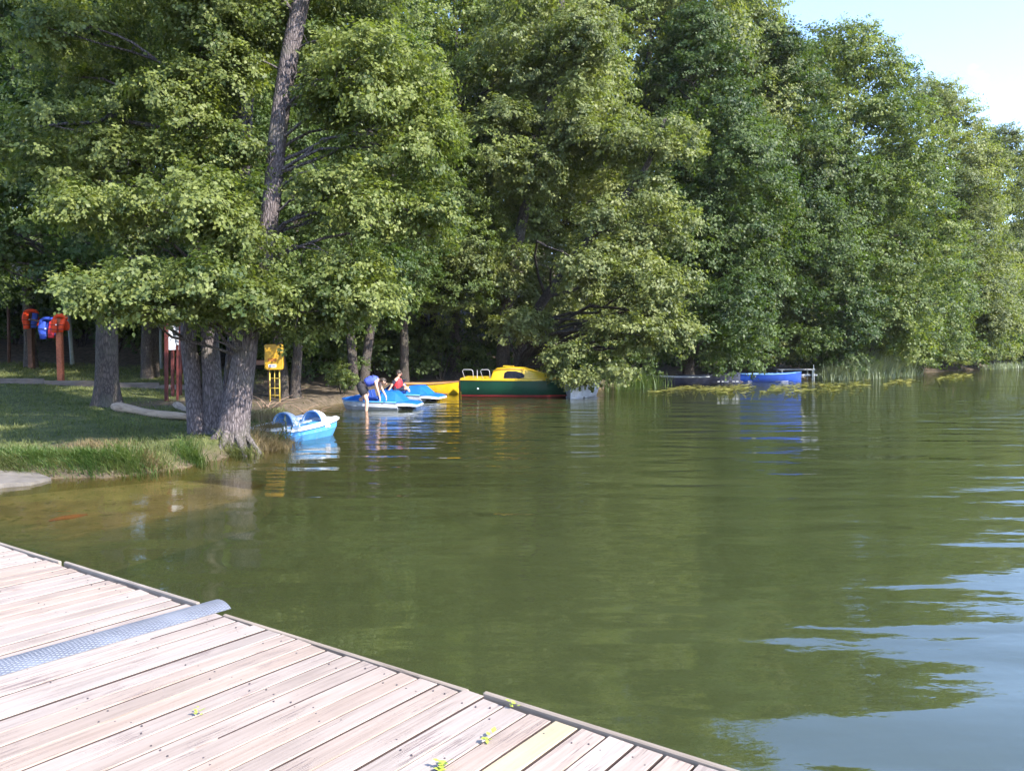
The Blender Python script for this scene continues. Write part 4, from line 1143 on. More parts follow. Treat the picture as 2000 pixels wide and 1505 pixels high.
def rowing_boat(name, label, px, py, d, L_, Wd, H_, rz, hullm, inm, railm, cat='rowing boat', group=None, thwarts=2, bow=.35, x=None, canopy=False):
    g = Vector((((px-1000)/F*d) if x is None else x, d, 0))
    root = empty(name, g, R(rz), label, cat, group)
    st = []
    for k in range(11):
        t = k/10; xx = -L_/2 + L_*t
        hw = Wd/2*np.interp(t, [0, .15, .4, .65, .85, .95, 1], [.72, .86, 1, .93, .58, .25, .03])
        zs = H_*(1 + bow*max(0, t-.45)**1.6*2.2 + .08*(t < .1))
        zk = -.12 + .10*max(0, t-.75)*4*H_
        st.append((xx, hw, zs, zk, .62))
    hull_loft(st).build('hull', hullm, root, smooth=False)
    # floor, thwarts, gunwale
    m = MB(); m.box((-.05*L_, 0, .02), (L_*.62, Wd*.62, .03)); m.build('floor_boards', inm, root)
    for k in range(thwarts):
        tx = -L_*.28 + k*L_*.32
        m = MB(); m.box((tx, 0, H_*.72), (.24, Wd*.86, .035), bev=.008); m.build('thwart', inm, root)
    m = MB()
    for sgn in (-1, 1):
        m.tube([(s_[0], sgn*(s_[1]), s_[2]+.01) for s_ in st], .026, 6)
    m.tube([(st[0][0], -st[0][1], st[0][2]+.01), (st[0][0], st[0][1], st[0][2]+.01)], .03, 6)
    m.build('gunwale', railm, root, smooth=True)
    return root

# -- pale blue and white pedal boat by the alder
pb = empty('pedal_boat', (-4.42, 16.55, 0), 0, 'white pedal boat with pale blue hull and two arched blue seats moored by the alder', 'pedal boat')
a0 = G(556, 869, 0); a1 = G(660, 850, 0)
dirb = Vector((a1.x-a0.x, a1.y-a0.y, 0)); Lb = dirb.length; dirb.normalize()
rzb = math.atan2(dirb.y, dirb.x)
cen = (a0+a1)/2 + Vector((-dirb.y, dirb.x, 0))*.62
pb.location = (cen.x, cen.y, 0); pb.rotation_euler = (0, 0, rzb)
hl = Lb/2+.12
def pb_sec(t, lvl):
    """outline half-width at fraction t of the length, for a level 0 keel..1 rim"""
    return np.interp(t, [0, .12, .3, .6, .88, 1], [.34, .52, .60, .64, .60, .52])*(.86+.14*lvl)
def rim_z(t): return .27 + .13*t**2 + .05*(t < .15)
secs = []
for k in range(11):
    t = k/10; xx = -hl + 2*hl*t; w0, w1 = pb_sec(t, 0), pb_sec(t, 1); zr = rim_z(t)
    x0 = xx + (.08 if k == 0 else (-.05 if k == 10 else 0))
    secs.append([(x0, -w0*.8, -.14), (x0, -w0*.97, .0), (xx, -w1*.97, zr*.5), (xx, -w1*.965, zr*.54), (xx, -w1, zr-.04), (xx, w1, zr-.04), (xx, w1*.965, zr*.54), (xx, w1*.97, zr*.5), (x0, w0*.97, 0), (x0, w0*.8, -.14)])
h_ = MB(); h_.loft(secs); h_.build('hull', M['sky_blue'], pb)
# white deck with overhanging rim and a sunken footwell
secs = []
for k in range(11):
    t = k/10; xx = -hl-.03 + (2*hl+.06)*t; w1 = pb_sec(t, 1)+.035; zr = rim_z(t)
    well = .19*sstep((t-.18)/.1)*sstep((.86-t)/.08)
    secs.append([(xx, -w1, zr-.045), (xx, -w1, zr), (xx, -w1+.09, zr+.022), (xx, -w1+.15, zr+.015), (xx, -w1+.2, zr-well), (xx, -.08, zr-well), (xx, -.06, zr+.01-well*.2), (xx, .06, zr+.01-well*.2), (xx, .08, zr-well), (xx, w1-.2, zr-well), (xx, w1-.15, zr+.015), (xx, w1-.09, zr+.022), (xx, w1, zr), (xx, w1, zr-.045)])
h_ = MB(); h_.loft(secs); dk = h_.build('deck', M['white'], pb); smooth_by_angle(dk, 50)
SW, SH = .27, .33
def arched_seat(x_, y_, face):
    """white moulded hood with blue padded inside, open towards +face (local x)"""
    n = 12; shell = []; pad_ = []; rim = []
    zb = .22
    for lay, (dxx, sc) in enumerate(((0, 1.0), (-.10, 1.02), (-.22, .92), (-.34, .62), (-.42, .2))):
        ring = []
        for k in range(n+1):
            a = math.pi*k/n
            ring.append((x_+face*dxx, y_+SW*math.cos(a)*sc, zb+SH*sc*math.sin(a)**.8+.0))
        shell.append(ring)
    m = MB(); m.loft(shell, closed=False, caps=False)
    o = m.build('seat_hood', M['white'], pb, smooth=True)
    md = o.modifiers.new('solid', 'SOLIDIFY'); md.thickness = .02; md.offset = 0
    rg = [(x_+face*.005, y_+SW*math.cos(math.pi*k/n), zb+SH*math.sin(math.pi*k/n)**.8) for k in range(n+1)]
    m = MB(); m.tube(rg, .014, 8); m.build('seat_rim', M['seat_blue'], pb, smooth=True)
    inn = []
    for dxx, sc in ((-.03, .93), (-.16, .86), (-.24, .6), (-.27, .12)):
        inn.append([(x_+face*dxx, y_+SW*math.cos(math.pi*k/n)*sc, zb+.01+SH*sc*math.sin(math.pi*k/n)**.8) for k in range(n+1)])
    m = MB(); m.loft(inn, closed=False, caps=False); o = m.build('seat_back', M['seat_blue'], pb, smooth=True)
    m = MB(); m.box((x_+face*.12, y_, .23), (.42, .46, .07), bev=.03); m.build('seat_cushion', M['seat_blue'], pb)
arched_seat(.68, -.10, -1)
arched_seat(.02, .17, -1)
m = MB(); m.tube([(.10, -.22, .2), (.04, -.22, .40)], .016, 7); m.ball((.04, -.22, .41), .03); m.build('steering_lever', M['white'], pb, smooth=True)
m = MB(); m.box((.55, -pb_sec(.75, 1)*.985-.004, .25), (.17, .012, .07), bev=.005); m.build('hull_sticker', M['sticker'], pb)
m = MB(); m.ball((hl-.02, 0, .40), (.05, .05, .03)); m.build('mooring_cleat', M['white'], pb)

# -- low blue and white pedal boats further out
def low_pedal_boat(loc, rz, label, mirror=1):
    root = empty('pedal_boat', loc, R(rz), label, 'pedal boat', 'blue covered pedal boats')
    # side profile stations: x, halfwidth, bottom z, chine z, top z of the white hull
    st = [(-1.30, .10, .20, .24, .30), (-1.15, .40, .02, .16, .29), (-.85, .60, -.10, .12, .28), (-.3, .66, -.12, .10, .25), (.25, .66, -.12, .08, .235), (.62, .64, -.12, .06, .225)]
    m = MB(); m.loft([[(x_, -w*.75, zb), (x_, -w, zc), (x_, -w, zt), (x_, w, zt), (x_, w, zc), (x_, w*.75, zb)] for x_, w, zb, zc, zt in st]); m.build('hull', M['white_dirty'], root)
    # stern platform overhanging the paddle wheel
    m = MB(); m.loft([[(x_, -w, zb), (x_, -w, zt), (x_, w, zt), (x_, w, zb)] for x_, w, zb, zt in ((.62, .64, .13, .23), (.95, .60, .12, .20), (1.22, .46, .10, .15))]); m.build('stern_platform', M['white'], root)
    m = MB()
    for a in range(6):
        c_ = Matrix.Rotation(a*math.pi/3, 3, 'Y'); m.box(c_ @ Vector((.10, 0, 0)) + Vector((.86, 0, .02)), (.16, .5, .02), c_)
    m.build('paddle_wheel', M['dark_hull'], root)
    # blue deck: bow rises, cockpit opening, sloping to the stern
    st = [(-1.33, .08, .29, .33), (-1.1, .46, .28, .37), (-.8, .62, .27, .43), (-.55, .66, .26, .44), (-.50, .67, .25, .30), (.1, .68, .24, .27), (.65, .66, .225, .255), (.98, .58, .20, .225), (1.2, .44, .15, .17)]
    m = MB(); m.loft([[(x_, -w, zb), (x_, -w, zb+.03), (x_, -w*.72, zt), (x_, w*.72, zt), (x_, w, zb+.03), (x_, w, zb)] for x_, w, zb, zt in st]); m.build('deck', M['blue'], root)
    # engine-like cowl of the paddle box
    st = [(-.02, .50, .26, .27), (.02, .50, .25, .46), (.10, .48, .25, .56), (.42, .46, .25, .56), (.50, .46, .25, .52), (.78, .50, .235, .25)]
    m = MB(); m.loft([[(x_, -w, zb), (x_, -w*.8, zt), (x_, w*.8, zt), (x_, w, zb)] for x_, w, zb, zt in st]); m.build('paddle_box', M['blue'], root)
    for sgn in (-1, 1):
        m = MB(); m.box((-.22, sgn*.28, .34), (.34, .40, .06), bev=.02); m.box((-.40, sgn*.28, .46), (.07, .40, .26), Matrix.Rotation(R(-14), 3, 'Y'), bev=.02); m.build('seat', M['navy'], root)
    m = MB(); m.tube([(-1.1, -.58, .275), (-.3, -.68, .258), (.6, -.67, .236)], .016, 6); m.tube([(-1.1, .58, .275), (-.3, .68, .258), (.6, .67, .236)], .016, 6); m.build('rub_rail', M['sky_blue'], root, smooth=True)
    return root
d2 = 24.6
c2 = P(748, 790, d2)
pb2 = low_pedal_boat((c2.x, d2, 0), -5, 'low blue and white pedal boat the bending bather holds on to')
c3 = P(803, 775, 28.2)
pb3 = low_pedal_boat((c3.x, 28.2, 0), -14, 'blue and white pedal boat with the person in the red vest sitting in it')
m = MB(); m.loft([[(-.95, -.5, .36), (-.95, .5, .36), (-.9, .5, .40), (-.9, -.5, .40)], [(-.42, -.52, .72), (-.42, .52, .72), (-.36, .52, .74), (-.36, -.52, .74)]]); m.build('wind_shield', M['navy'], pb3, label='raised dark blue wind shield')

# -- yellow rowing boat, white boat, dark boats, bright blue boat
rowing_boat('rowing_boat', 'yellow rowing boat with brown inside lying behind the pedal boats', 838, 760, 32.0, 2.9, 1.15, .42, 8, M['yellow'], M['brown'], M['brown'])
rowing_boat('rowing_boat', 'small whitish boat half hidden by leaves at the bow of the cabin boat', 1134, 775, 30.4, 2.9, 1.25, .50, 250, M['white_dirty'], M['white_dirty'], M['white'], bow=.2)
db = 'two blue-black rowing boats in the shade'
rowing_boat('rowing_boat', 'blue-black rowing boat in the shade nearest the overhanging boughs', 1318, 755, 39.5, 3.4, 1.2, .40, 172, M['dark_hull'], M['dark_hull'], M['grey_wood'], group=db)
b4 = rowing_boat('rowing_boat', 'blue-black rowing boat with pale marks on its side next to the bright blue boat', 1386, 755, 41.0, 3.4, 1.2, .42, 6, M['dark_hull'], M['dark_hull'], M['dark_hull'], group=db)
m = MB()
for q in (.28, .52, .72, 1.1, 1.3): m.box((q, -.575-.006, .12), (.14 if q != .72 else .22, .012, .05))
m.build('hull_marks', M['grey_wood'], b4)
b5 = rowing_boat('rowing_boat', 'bright blue rowing boat moored at the small grey landing stage', 1502, 755, 43.4, 3.7, 1.3, .40, 2, M['blue_hull'], M['grey_wood'], M['seat_blue'])
m = MB(); m.tube([(1.6, 0, .42), (1.95, .25, .2), (2.3, .45, .25)], .012, 5); m.build('mooring_rope', M['rope'], b5)

# small landing stage behind the blue boat
ls = empty('landing_stage', (P(1552, 730, 44.9).x, 44.9, 0), R(8), 'small grey plank landing stage behind the bright blue boat', 'landing stage')
for k in range(5):
    m = MB(); m.box((0, -.30+.15*k, .62), (2.3, .135, .035), bev=.006); m.build('plank', M['grey_wood'], ls)
for x_ in (-.95, .95):
    for y_ in (-.28, .28):
        m = MB(); m.tube([(x_, y_, -.6), (x_, y_, .60)], .05, 8); m.build('post', M['grey_post'], ls)
m = MB(); m.box((.55, -.2, .30), (1.5, .05, .10)); m.build('rail', M['grey_wood'], ls)
q = P(1590, 755, 43.6)
m = MB(); m.tube([(0, 0, -.5), (-.02, 0, .3), (-.06, 0, .92)], [.035, .033, .03], 8, wob=.2)
o = m.build('mooring_stake', M['grey_post'], smooth=True); o.location = (q.x, 43.6, 0); tag(o, 'thin pale stake standing in the water at the right end of the blue boat', 'stake')

# -- the green and yellow cabin boat
cb = empty('cabin_boat', (P(1008, 770, 30.6).x, 30.6, 0), R(-4), 'small cabin boat with dark green hull, red stripe and yellow cabin', 'boat')
st = []
for k in range(13):
    t = k/12; xx = -2.12+4.3*t
    hw = np.interp(t, [0, .2, .5, .72, .88, .96, 1], [.70, .80, .84, .74, .42, .17, .02])
    zs = .655+.02*(1-t)+.10*max(0, t-.7)*2
    secs_ = None
    st.append((xx, hw, zs, t))
def rake(t, z): return (.0 if t < .8 else (t-.8)*5*.30*(z-.0)) + (-.05*(z-.2) if t < .05 else 0)
m = MB(); secs = []
for xx, hw, zs, t in st:
    row = []
    for y_, z_ in ((.35, -.22), (.72, -.06), (.90, .10), (.985, .38), (1.0, zs)):
        row.append((xx+rake(t, z_)-.10*(t > .9)*0, -hw*y_, z_))
    for y_, z_ in reversed(((.35, -.22), (.72, -.06), (.90, .10), (.985, .38), (1.0, zs))):
        row.append((xx+rake(t, z_), hw*y_, z_))
    secs.append(row)
m.loft(secs); hb = m.build('hull', M['green'], cb); smooth_by_angle(hb, 40)
m = MB()
for sgn in (-1, 1):
    a = []
    for xx, hw, zs, t in st:
        row = [(xx+rake(t, .03), sgn*(hw*.845+.004), .015+.0*t), (xx+rake(t, .09), sgn*(hw*.885+.006), .075)]
        a.append(row)
    m.loft(a, closed=False, caps=False)
bs = m.build('boot_stripe', M['red'], cb); md = bs.modifiers.new('solid', 'SOLIDIFY'); md.thickness = .008
m = MB(); secs = []
for xx, hw, zs, t in st:
    secs.append([(xx+rake(t, zs), -hw-.03, zs-.02), (xx+rake(t, zs), -hw-.03, zs+.045), (xx+rake(t, zs), -hw+.05, zs+.06), (xx+rake(t, zs), hw-.05, zs+.06), (xx+rake(t, zs), hw+.03, zs+.045), (xx+rake(t, zs), hw+.03, zs-.02)])
m.loft(secs); m.build('deck', M['yellow'], cb)
# cabin: upright rear, rounded roof, raked front, then a low fore cabin
cs_ = [(-.96, .66, 0), (-.88, .655, .30), (-.74, .65, .40), (-.2, .64, .45), (.35, .60, .42), (.62, .57, .34), (.86, .54, .27), (1.35, .42, .17), (1.75, .25, .05)]
m = MB(); secs = []
for xx, w, h_0 in cs_:
    z0 = .70; secs.append([(xx, -w, z0), (xx+.0, -w*.93, z0+h_0*.72), (xx, -w*.80, z0+h_0*.96), (xx, -w*.4, z0+h_0*1.06), (xx, w*.4, z0+h_0*1.06), (xx, w*.80, z0+h_0*.96), (xx, w*.93, z0+h_0*.72), (xx, w, z0)])
m.loft(secs); ca = m.build('cabin', M['yellow'], cb); smooth_by_angle(ca, 35)
def side_window(sgn):
    pts = [(-.43, .05), (-.40, .25), (-.30, .30), (.02, .30), (.25, .24), (.36, .14), (.33, .07), (.2, .04), (-.36, .03)]
    def yy(x_, z_):
        w = np.interp(x_, [c_[0] for c_ in cs_], [c_[1] for c_ in cs_]); h_0 = np.interp(x_, [c_[0] for c_ in cs_], [c_[2] for c_ in cs_])
        return w*(1-.07*min(1, z_/(h_0*.72)))
    m = MB()
    a = [(x_, sgn*(yy(x_, z_)+.012), .70+z_) for x_, z_ in pts]; b = [(x_, sgn*(yy(x_, z_)-.02), .70+z_) for x_, z_ in pts]
    m.loft([a, b]); w_ = m.build('window', M['glass'], ca)
    m = MB(); m.tube([(p_[0], p_[1]+sgn*.002, p_[2]) for p_ in a]+[a[0]], .014, 6); m.build('window_seal', M['navy_cloth'], w_, smooth=True)
side_window(-1); side_window(1)
m = MB(); m.tube([(-.84, -.60, 1.06), (-.2, -.60, 1.11), (.36, -.56, 1.08)], .016, 6); m.tube([(-.84, .60, 1.06), (-.2, .60, 1.11), (.36, .56, 1.08)], .016, 6); m.build('roof_rail', M['brown'], cb, smooth=True)
m = MB(); m.box((-.30, 0, 1.195), (.42, .44, .04), bev=.015); m.build('roof_hatch', M['yellow'], cb)
# stern rails
for x0, x1, y_ in ((-2.02, -1.66, -.62), (-1.30, -1.0, -.68)):
    m = MB(); m.tube([(x0+.05, y_, .71), (x0-.05, y_, 1.02), (x0, y_, 1.07), (x1-.06, y_, 1.07), (x1, y_, 1.02), (x1+.03, y_, .71)], .013, 6); m.build('stern_rail', M['chrome'], cb, smooth=True)
m = MB(); m.tube([(-1.48, -.66, .71), (-1.48, -.66, 1.05)], .014, 6); m.build('stanchion', M['chrome'], cb)
m = MB(); m.box((-1.5, 0, .76), (1.02, 1.1, .035)); m.build('cockpit_bench', M['yellow'], cb)
m = MB(); m.box((-2.22, 0, .42), (.12, .26, .5), bev=.03); m.box((-2.26, 0, -.05), (.06, .06, .6)); m.build('rudder', M['brown'], cb)
m = MB(); m.ball((-1.44, -.75, .34), (.045, .02, .045)); m.build('vent_cap', M['white'], cb)

# ------------------------------------------------------------------ people
def skin_obj(name, pts, edges, rad, mat, parent, root=0, sub=2):
    me = bpy.data.meshes.new(name); me.from_pydata([tuple(p) for p in pts], edges, []); me.materials.append(mat)
    o = bpy.data.objects.new(name, me); COL.objects.link(o); o.parent = parent
    md = o.modifiers.new('skin', 'SKIN'); md.use_smooth_shade = True; md.branch_smoothing = .3
    for i, r in enumerate(rad):
        sv = me.skin_vertices[0].data[i]; sv.radius = (r, r) if not hasattr(r, '__len__') else r; sv.use_root = (i == root)
    s = o.modifiers.new('sub', 'SUBSURF'); s.levels = sub; s.render_levels = sub
    return o

def add_hand(pts, edges, rad, wrist_i, fwd, up, s=1.0, curl=.35):
    """palm and five unequal bent fingers growing from the wrist"""
    fwd = Vector(fwd).normalized(); up = Vector(up); up = (up-fwd*up.dot(fwd)).normalized(); sd = fwd.cross(up)
    w = Vector(pts[wrist_i])
    def add(p, r, to): pts.append(p); rad.append(r); edges.append((to, len(pts)-1)); return len(pts)-1
    palm = add(w+fwd*.055*s, (.034*s, .018*s), wrist_i)
    for k, (off, ln) in enumerate(((-.03, .062), (-.01, .074), (.01, .07), (.03, .055))):
        a = add(w+fwd*.095*s+sd*off*s, .0095*s, palm)
        b = add(w+fwd*(.095+ln*.55)*s+sd*off*1.15*s-up*curl*.025*s, .0085*s, a)
        add(w+fwd*(.095+ln)*s+sd*off*1.2*s-up*curl*.07*s, .007*s, b)
    t = add(w+fwd*.045*s-sd*.045*s, .011*s, palm)
    add(w+fwd*.09*s-sd*.062*s-up*.02*s, .008*s, t)

def add_face(head, parent, look, up, s=1.0):
    """eyes, nose, mouth and ears on a head ball of radius about .1"""
    look = Vector(look).normalized(); up = Vector(up); up = (up-look*up.dot(look)).normalized(); sd = look.cross(up)
    h = Vector(head)
    m = MB(); m.tube([h+look*.092+up*.025, h+look*.118-up*.012, h+look*.098-up*.022], [.010, .014, .008], 6); m.build('nose', M['skin'], parent, smooth=True)
    m = MB(); m.tube([h+look*.092-up*.052+sd*.024, h+look*.099-up*.050, h+look*.092-up*.052-sd*.024], .006, 6); m.build('mouth', M['vest_red'], parent, smooth=True)
    for k in (-1, 1):
        m = MB(); m.ball(h+look*.086+sd*k*.034+up*.02, .012, 8, 5); m.build('eye', M['hair'], parent, smooth=True)
        m = MB(); m.ball(h+sd*k*.092-look*.004, (.016, .016, .03), 8, 5); m.build('ear', M['skin'], parent, smooth=True)

def shell(name, rings, mat, parent, n=16):
    """a garment: elliptical rings (centre, thickness, half-width across Y) along the body"""
    m = MB(); secs = []
    for i, (c, a, b) in enumerate(rings):
        c = Vector(c); t = (Vector(rings[min(i+1, len(rings)-1)][0])-Vector(rings[max(i-1, 0)][0])).normalized()
        u = t.cross(Vector((0, 1, 0))).normalized()
        secs.append([c+u*a*math.copysign(abs(math.sin(2*math.pi*k/n))**.85, math.sin(2*math.pi*k/n))+Vector((0, 1, 0))*b*math.copysign(abs(math.cos(2*math.pi*k/n))**.85, math.cos(2*math.pi*k/n)) for k in range(n)])
    m.loft(secs); o = m.build(name, mat, parent, smooth=True)
    return o

# bending bather
bz_ = -.16
d_p = 23.7
fx = P(716, 800, d_p).x
per = empty('person', (fx, d_p, bz_), 0, 'person in blue life vest and black shorts bending over the pedal boat', 'person')
pts = [(-.16, 0, .90), (-.02, 0, 1.00), (.16, 0, 1.085), (.31, 0, 1.11), (.39, 0, 1.105), (.455, 0, 1.09), (.545, 0, 1.055), (.60, 0, 1.03)]
rad = [.135, .118, .13, .105, .056, .075, .096, .055]
edg = [(0, 1), (1, 2), (2, 3), (3, 4), (4, 5), (5, 6), (6, 7)]
def chain(start, lst):
    prev = start
    for p_, r_ in lst:
        pts.append(p_); rad.append(r_); edg.append((prev, len(pts)-1)); prev = len(pts)-1
    return prev
chain(0, [((-.12, -.10, .84), .098), ((-.02, -.11, .62), .082), ((.035, -.11, .46), .062), ((.02, -.11, .30), .060), ((.005, -.11, .09), .040), ((.06, -.11, .03), .038), ((.15, -.115, .015), .026)])
chain(0, [((-.12, .10, .85), .098), ((-.03, .16, .72), .085), ((.0, .20, .62), .064), ((-.12, .23, .56), .058), ((-.27, .25, .50), .040), ((-.25, .25, .465), .036), ((-.16, .26, .455), .026)])
w1 = chain(3, [((.32, -.17, 1.06), .062), ((.36, -.20, .88), .046), ((.385, -.20, .80), .042), ((.43, -.18, .62), .029)])
w2 = chain(3, [((.34, .17, 1.05), .062), ((.42, .20, .87), .046), ((.46, .19, .79), .042), ((.56, .16, .62), .029)])
add_hand(pts, edg, rad, w1, (.25, .05, -1), (1, 0, .2))
add_hand(pts, edg, rad, w2, (.3, -.05, -1), (1, 0, .2))
body = skin_obj('body', pts, edg, rad, M['skin'], per)
add_face((.545, 0, 1.055), per, (.75, 0, -.66), (.66, 0, .75))
hp = MB(); hp.ball((.515, 0, 1.10), (.105, .100, .088), 12, 8); hp.ball((.45, 0, 1.10), (.07, .085, .075), 10, 6); hp.build('hair', M['hair'], per, smooth=True)
shell('vest', [((-.0, 0, 1.01), .135, .185), ((.06, 0, 1.045), .155, .20), ((.17, 0, 1.085), .16, .205), ((.28, 0, 1.105), .145, .20), ((.36, 0, 1.115), .10, .15)], M['vest_violet'], per)
m = MB()
for xo in (.10, .24):
    ring = []
    for k in range(15):
        a = 2*math.pi*k/14; ring.append((xo+.04*math.sin(a)*-1, .178*math.cos(a), 1.07+(xo-.1)*.4+.147*math.sin(a)))
    m.tube(ring, .014, 5, caps=False)
m.build('vest_strap', M['navy_cloth'], per, smooth=True)
m = MB(); n_ = 16; secs = []
for c_, a_, b_ in (((-.235, 0, .80), .05, .10), ((-.225, 0, .85), .12, .17), ((-.15, 0, .92), .155, .195), ((-.06, 0, .98), .145, .18)):
    t_ = Vector((.75, 0, .65)); u_ = t_.cross(Vector((0, 1, 0))).normalized()
    secs.append([Vector(c_)+u_*a_*math.sin(2*math.pi*k/n_)+Vector((0, b_*math.cos(2*math.pi*k/n_), 0)) for k in range(n_)])
m.loft(secs)
m.tube([(-.15, -.095, .92), (-.11, -.105, .80), (-.05, -.11, .655)], [.13, .128, .112], 12); m.tube([(-.15, .095, .92), (-.11, .12, .82), (-.04, .15, .725)], [.13, .128, .112], 12)
m.build('shorts', M['black_cloth'], per, smooth=True)

# person sitting in the second pedal boat
ps = empty('person', (P(776, 765, 28.0).x, 28.0, .30), R(-10), 'person in red life vest and dark shirt sitting in the second pedal boat', 'person')
pts = [(0, 0, .10), (.0, 0, .26), (.02, 0, .42), (.03, 0, .50), (.04, 0, .56), (.06, 0, .62), (.08, 0, .71), (.08, 0, .77)]
rad = [.14, .12, .13, .10, .055, .07, .096, .06]
edg = [(0, 1), (1, 2), (2, 3), (3, 4), (4, 5), (5, 6), (6, 7)]
chain(0, [((.06, -.10, .08), .095), ((.40, -.13, .16), .07), ((.46, -.13, .12), .062), ((.62, -.13, -.12), .045), ((.66, -.13, -.17), .04), ((.76, -.13, -.17), .028)])
chain(0, [((.06, .10, .08), .095), ((.40, .13, .16), .07), ((.46, .13, .12), .062), ((.62, .13, -.12), .045), ((.66, .13, -.17), .04), ((.76, .13, -.17), .028)])
w1 = chain(3, [((.0, -.19, .46), .06), ((-.12, -.28, .28), .045), ((-.14, -.28, .22), .04), ((-.24, -.34, .06), .028)])
w2 = chain(3, [((.05, .19, .46), .06), ((.16, .25, .26), .045), ((.2, .25, .22), .04), ((.36, .2, .16), .028)])
add_hand(pts, edg, rad, w1, (-.6, -.2, -.7), (-.5, 0, .8)); add_hand(pts, edg, rad, w2, (1, -.1, -.3), (0, 0, 1))
skin_obj('body', pts, edg, rad, M['skin'], ps)
add_face((.08, 0, .70), ps, (1, -.25, -.1), (0, 0, 1))
hp = MB(); hp.ball((.06, 0, .735), (.108, .106, .10), 12, 8); hp.ball((.015, 0, .68), (.075, .09, .10), 10, 6); hp.build('hair', M['hair'], ps, smooth=True)
skin_obj('shirt', [(0, 0, .12), (0, 0, .27), (.02, 0, .44), (.0, -.185, .455), (-.11, -.27, .30), (.05, .185, .455), (.15, .245, .28)], [(0, 1), (1, 2), (2, 3), (3, 4), (2, 5), (5, 6)], [.15, .14, .145, .075, .06, .075, .06], M['navy_cloth'], ps, 1)
shell('vest', [((.0, 0, .10), .15, .18), ((.01, 0, .20), .165, .195), ((.02, 0, .34), .165, .195), ((.03, 0, .45), .14, .175), ((.035, 0, .52), .09, .12)], M['vest_red'], ps)
skin_obj('trousers', [(0, 0, .10), (.07, -.10, .085), (.38, -.13, .15), (.07, .10, .085), (.38, .13, .15)], [(0, 1), (1, 2), (0, 3), (3, 4)], [.155, .11, .085, .11, .085], M['navy_cloth'], ps, 0)

# ------------------------------------------------------------------ things on the lawn
def post(name, label, px, d, top_py, r, mat, square=False, lean=0, cat='post', group=None):
    x_ = (px-1000)/F*d; z0 = gz(x_, d); top = P(px, top_py, d).z
    m = MB()
    if square: m.box((0, 0, (top-z0)/2-.1), (r*2, r*2, top-z0+.2), bev=.012)
    else: m.tube([(0, 0, -.2), (lean*.5, 0, (top-z0)*.5), (lean, 0, top-z0)], [r*1.05, r, r*.92], 9, wob=.12, seed=px*.1)
    o = m.build(name, mat, smooth=not square); o.location = (x_, d, z0)
    return tag(o, label, cat, group)
post('fence_post', 'thin leaning brown post at the left border left of the life jackets', 18, 34.5, 600, .07, M['brown_post'], lean=.05)
post('fence_post', 'pale grey post just right of the orange life jackets', 142, 34.5, 612, .085, M['grey_post'], lean=-.12)
post('fence_post', 'pale grey post left of the red notice board', 315, 34.0, 632, .06, M['grey_post'])

# rack with life jackets: two posts and a rail
rp1 = Vector(((118-1000)/F*27.3, 27.3, 0)); rp1.z = gz(rp1.x, rp1.y)
rp2 = Vector(((62-1000)/F*32.5, 32.5, 0)); rp2.z = gz(rp2.x, rp2.y)
t1 = P(118, 622, 27.3); t2 = P(61, 612, 32.5)
rack = empty('drying_rack', rp1, 0, 'drying rack of two brown posts and a rail on the lawn', 'rack')
m = MB(); m.box((0, 0, (t1.z-rp1.z)/2-.1), (.19, .16, t1.z-rp1.z+.2), bev=.012); m.build('post', M['brick_post'], rack, label='red brown square front post')
m = MB(); q = rp2-rp1; m.box((q.x, q.y, q.z+(t2.z-rp2.z)/2-.1), (.20, .2, t2.z-rp2.z+.2), bev=.012); m.build('post', M['brown_post'], rack, label='dark brown rear post')
ra = t1+Vector((0, .1, -.22)); rb_ = t2+Vector((0, -.1, -.25))
m = MB(); m.tube([ra-rp1, (ra+rb_)/2-rp1+Vector((0, 0, -.02)), rb_-rp1], .03, 8); m.build('rail', M['brown_post'], rack, smooth=True)

def life_vest(at, rz, label, m1, m2, w=.30, h=.50, fold=.13, tilt=0):
    """a puffy vest hung over a post or rail: two front panels, back panel, collar roll, straps"""
    root = empty('life_vest', at, R(rz), label, 'life vest')
    rngv = random.Random(int(at[0]*100))
    def panel(x0, x1, y_, ztop, zbot, bulge, mat, name):
        secs = []
        for k in range(7):
            t = k/6; z_ = ztop+(zbot-ztop)*t; f = (1-.18*abs(t-.45)*2); yb = y_*(.35+.65*min(1, t*2.5))
            cx = (x0+x1)/2+.025*math.sin(t*5+x0*9); hw = (x1-x0)/2*f
            th = bulge*(math.sin(min(1, max(0, t*.92+.05))*math.pi)**.5)*(1+.25*math.sin(t*14))
            secs.append([(cx-hw, yb-th*.2, z_), (cx-hw*.6, yb-th*.75, z_), (cx, yb-th, z_), (cx+hw*.6, yb-th*.75, z_), (cx+hw, yb-th*.2, z_), (cx+hw*.6, yb+th*.6, z_), (cx, yb+th*.75, z_), (cx-hw*.6, yb+th*.6, z_)])
        m = MB(); m.loft(secs); o = m.build(name, mat, root, smooth=True); return o
    panel(-w, -.02, -fold, .05, -h, .06, m1, 'front_panel')
    panel(.03, w*.95, -fold, .04, -h*.93, .06, m2, 'front_panel')
    panel(-w*.9, w*.9, fold, .05, -h*.8, .05, m1, 'back_panel')
    m = MB(); m.tube([(w*.8*math.cos(math.pi*k/10), -.02+.03*math.sin(k), .02+.13*math.sin(math.pi*k/10)) for k in range(11)], [.05, .07, .075, .07, .08, .075, .08, .07, .075, .07, .05], 9, wob=.2); m.build('collar', m1, root, smooth=True)
    m = MB()
    for z_ in (-h*.38, -h*.72): m.tube([(-w*.95, -fold-.06, z_), (0, -fold-.08, z_-.015), (w*.95, -fold-.06, z_)], .012, 5)
    m.build('strap', M['navy_cloth'], root)
    m = MB(); m.box((.0, -fold-.085, -h*.38), (.06, .02, .04), bev=.005); m.build('buckle', M['white'], root)
    return root
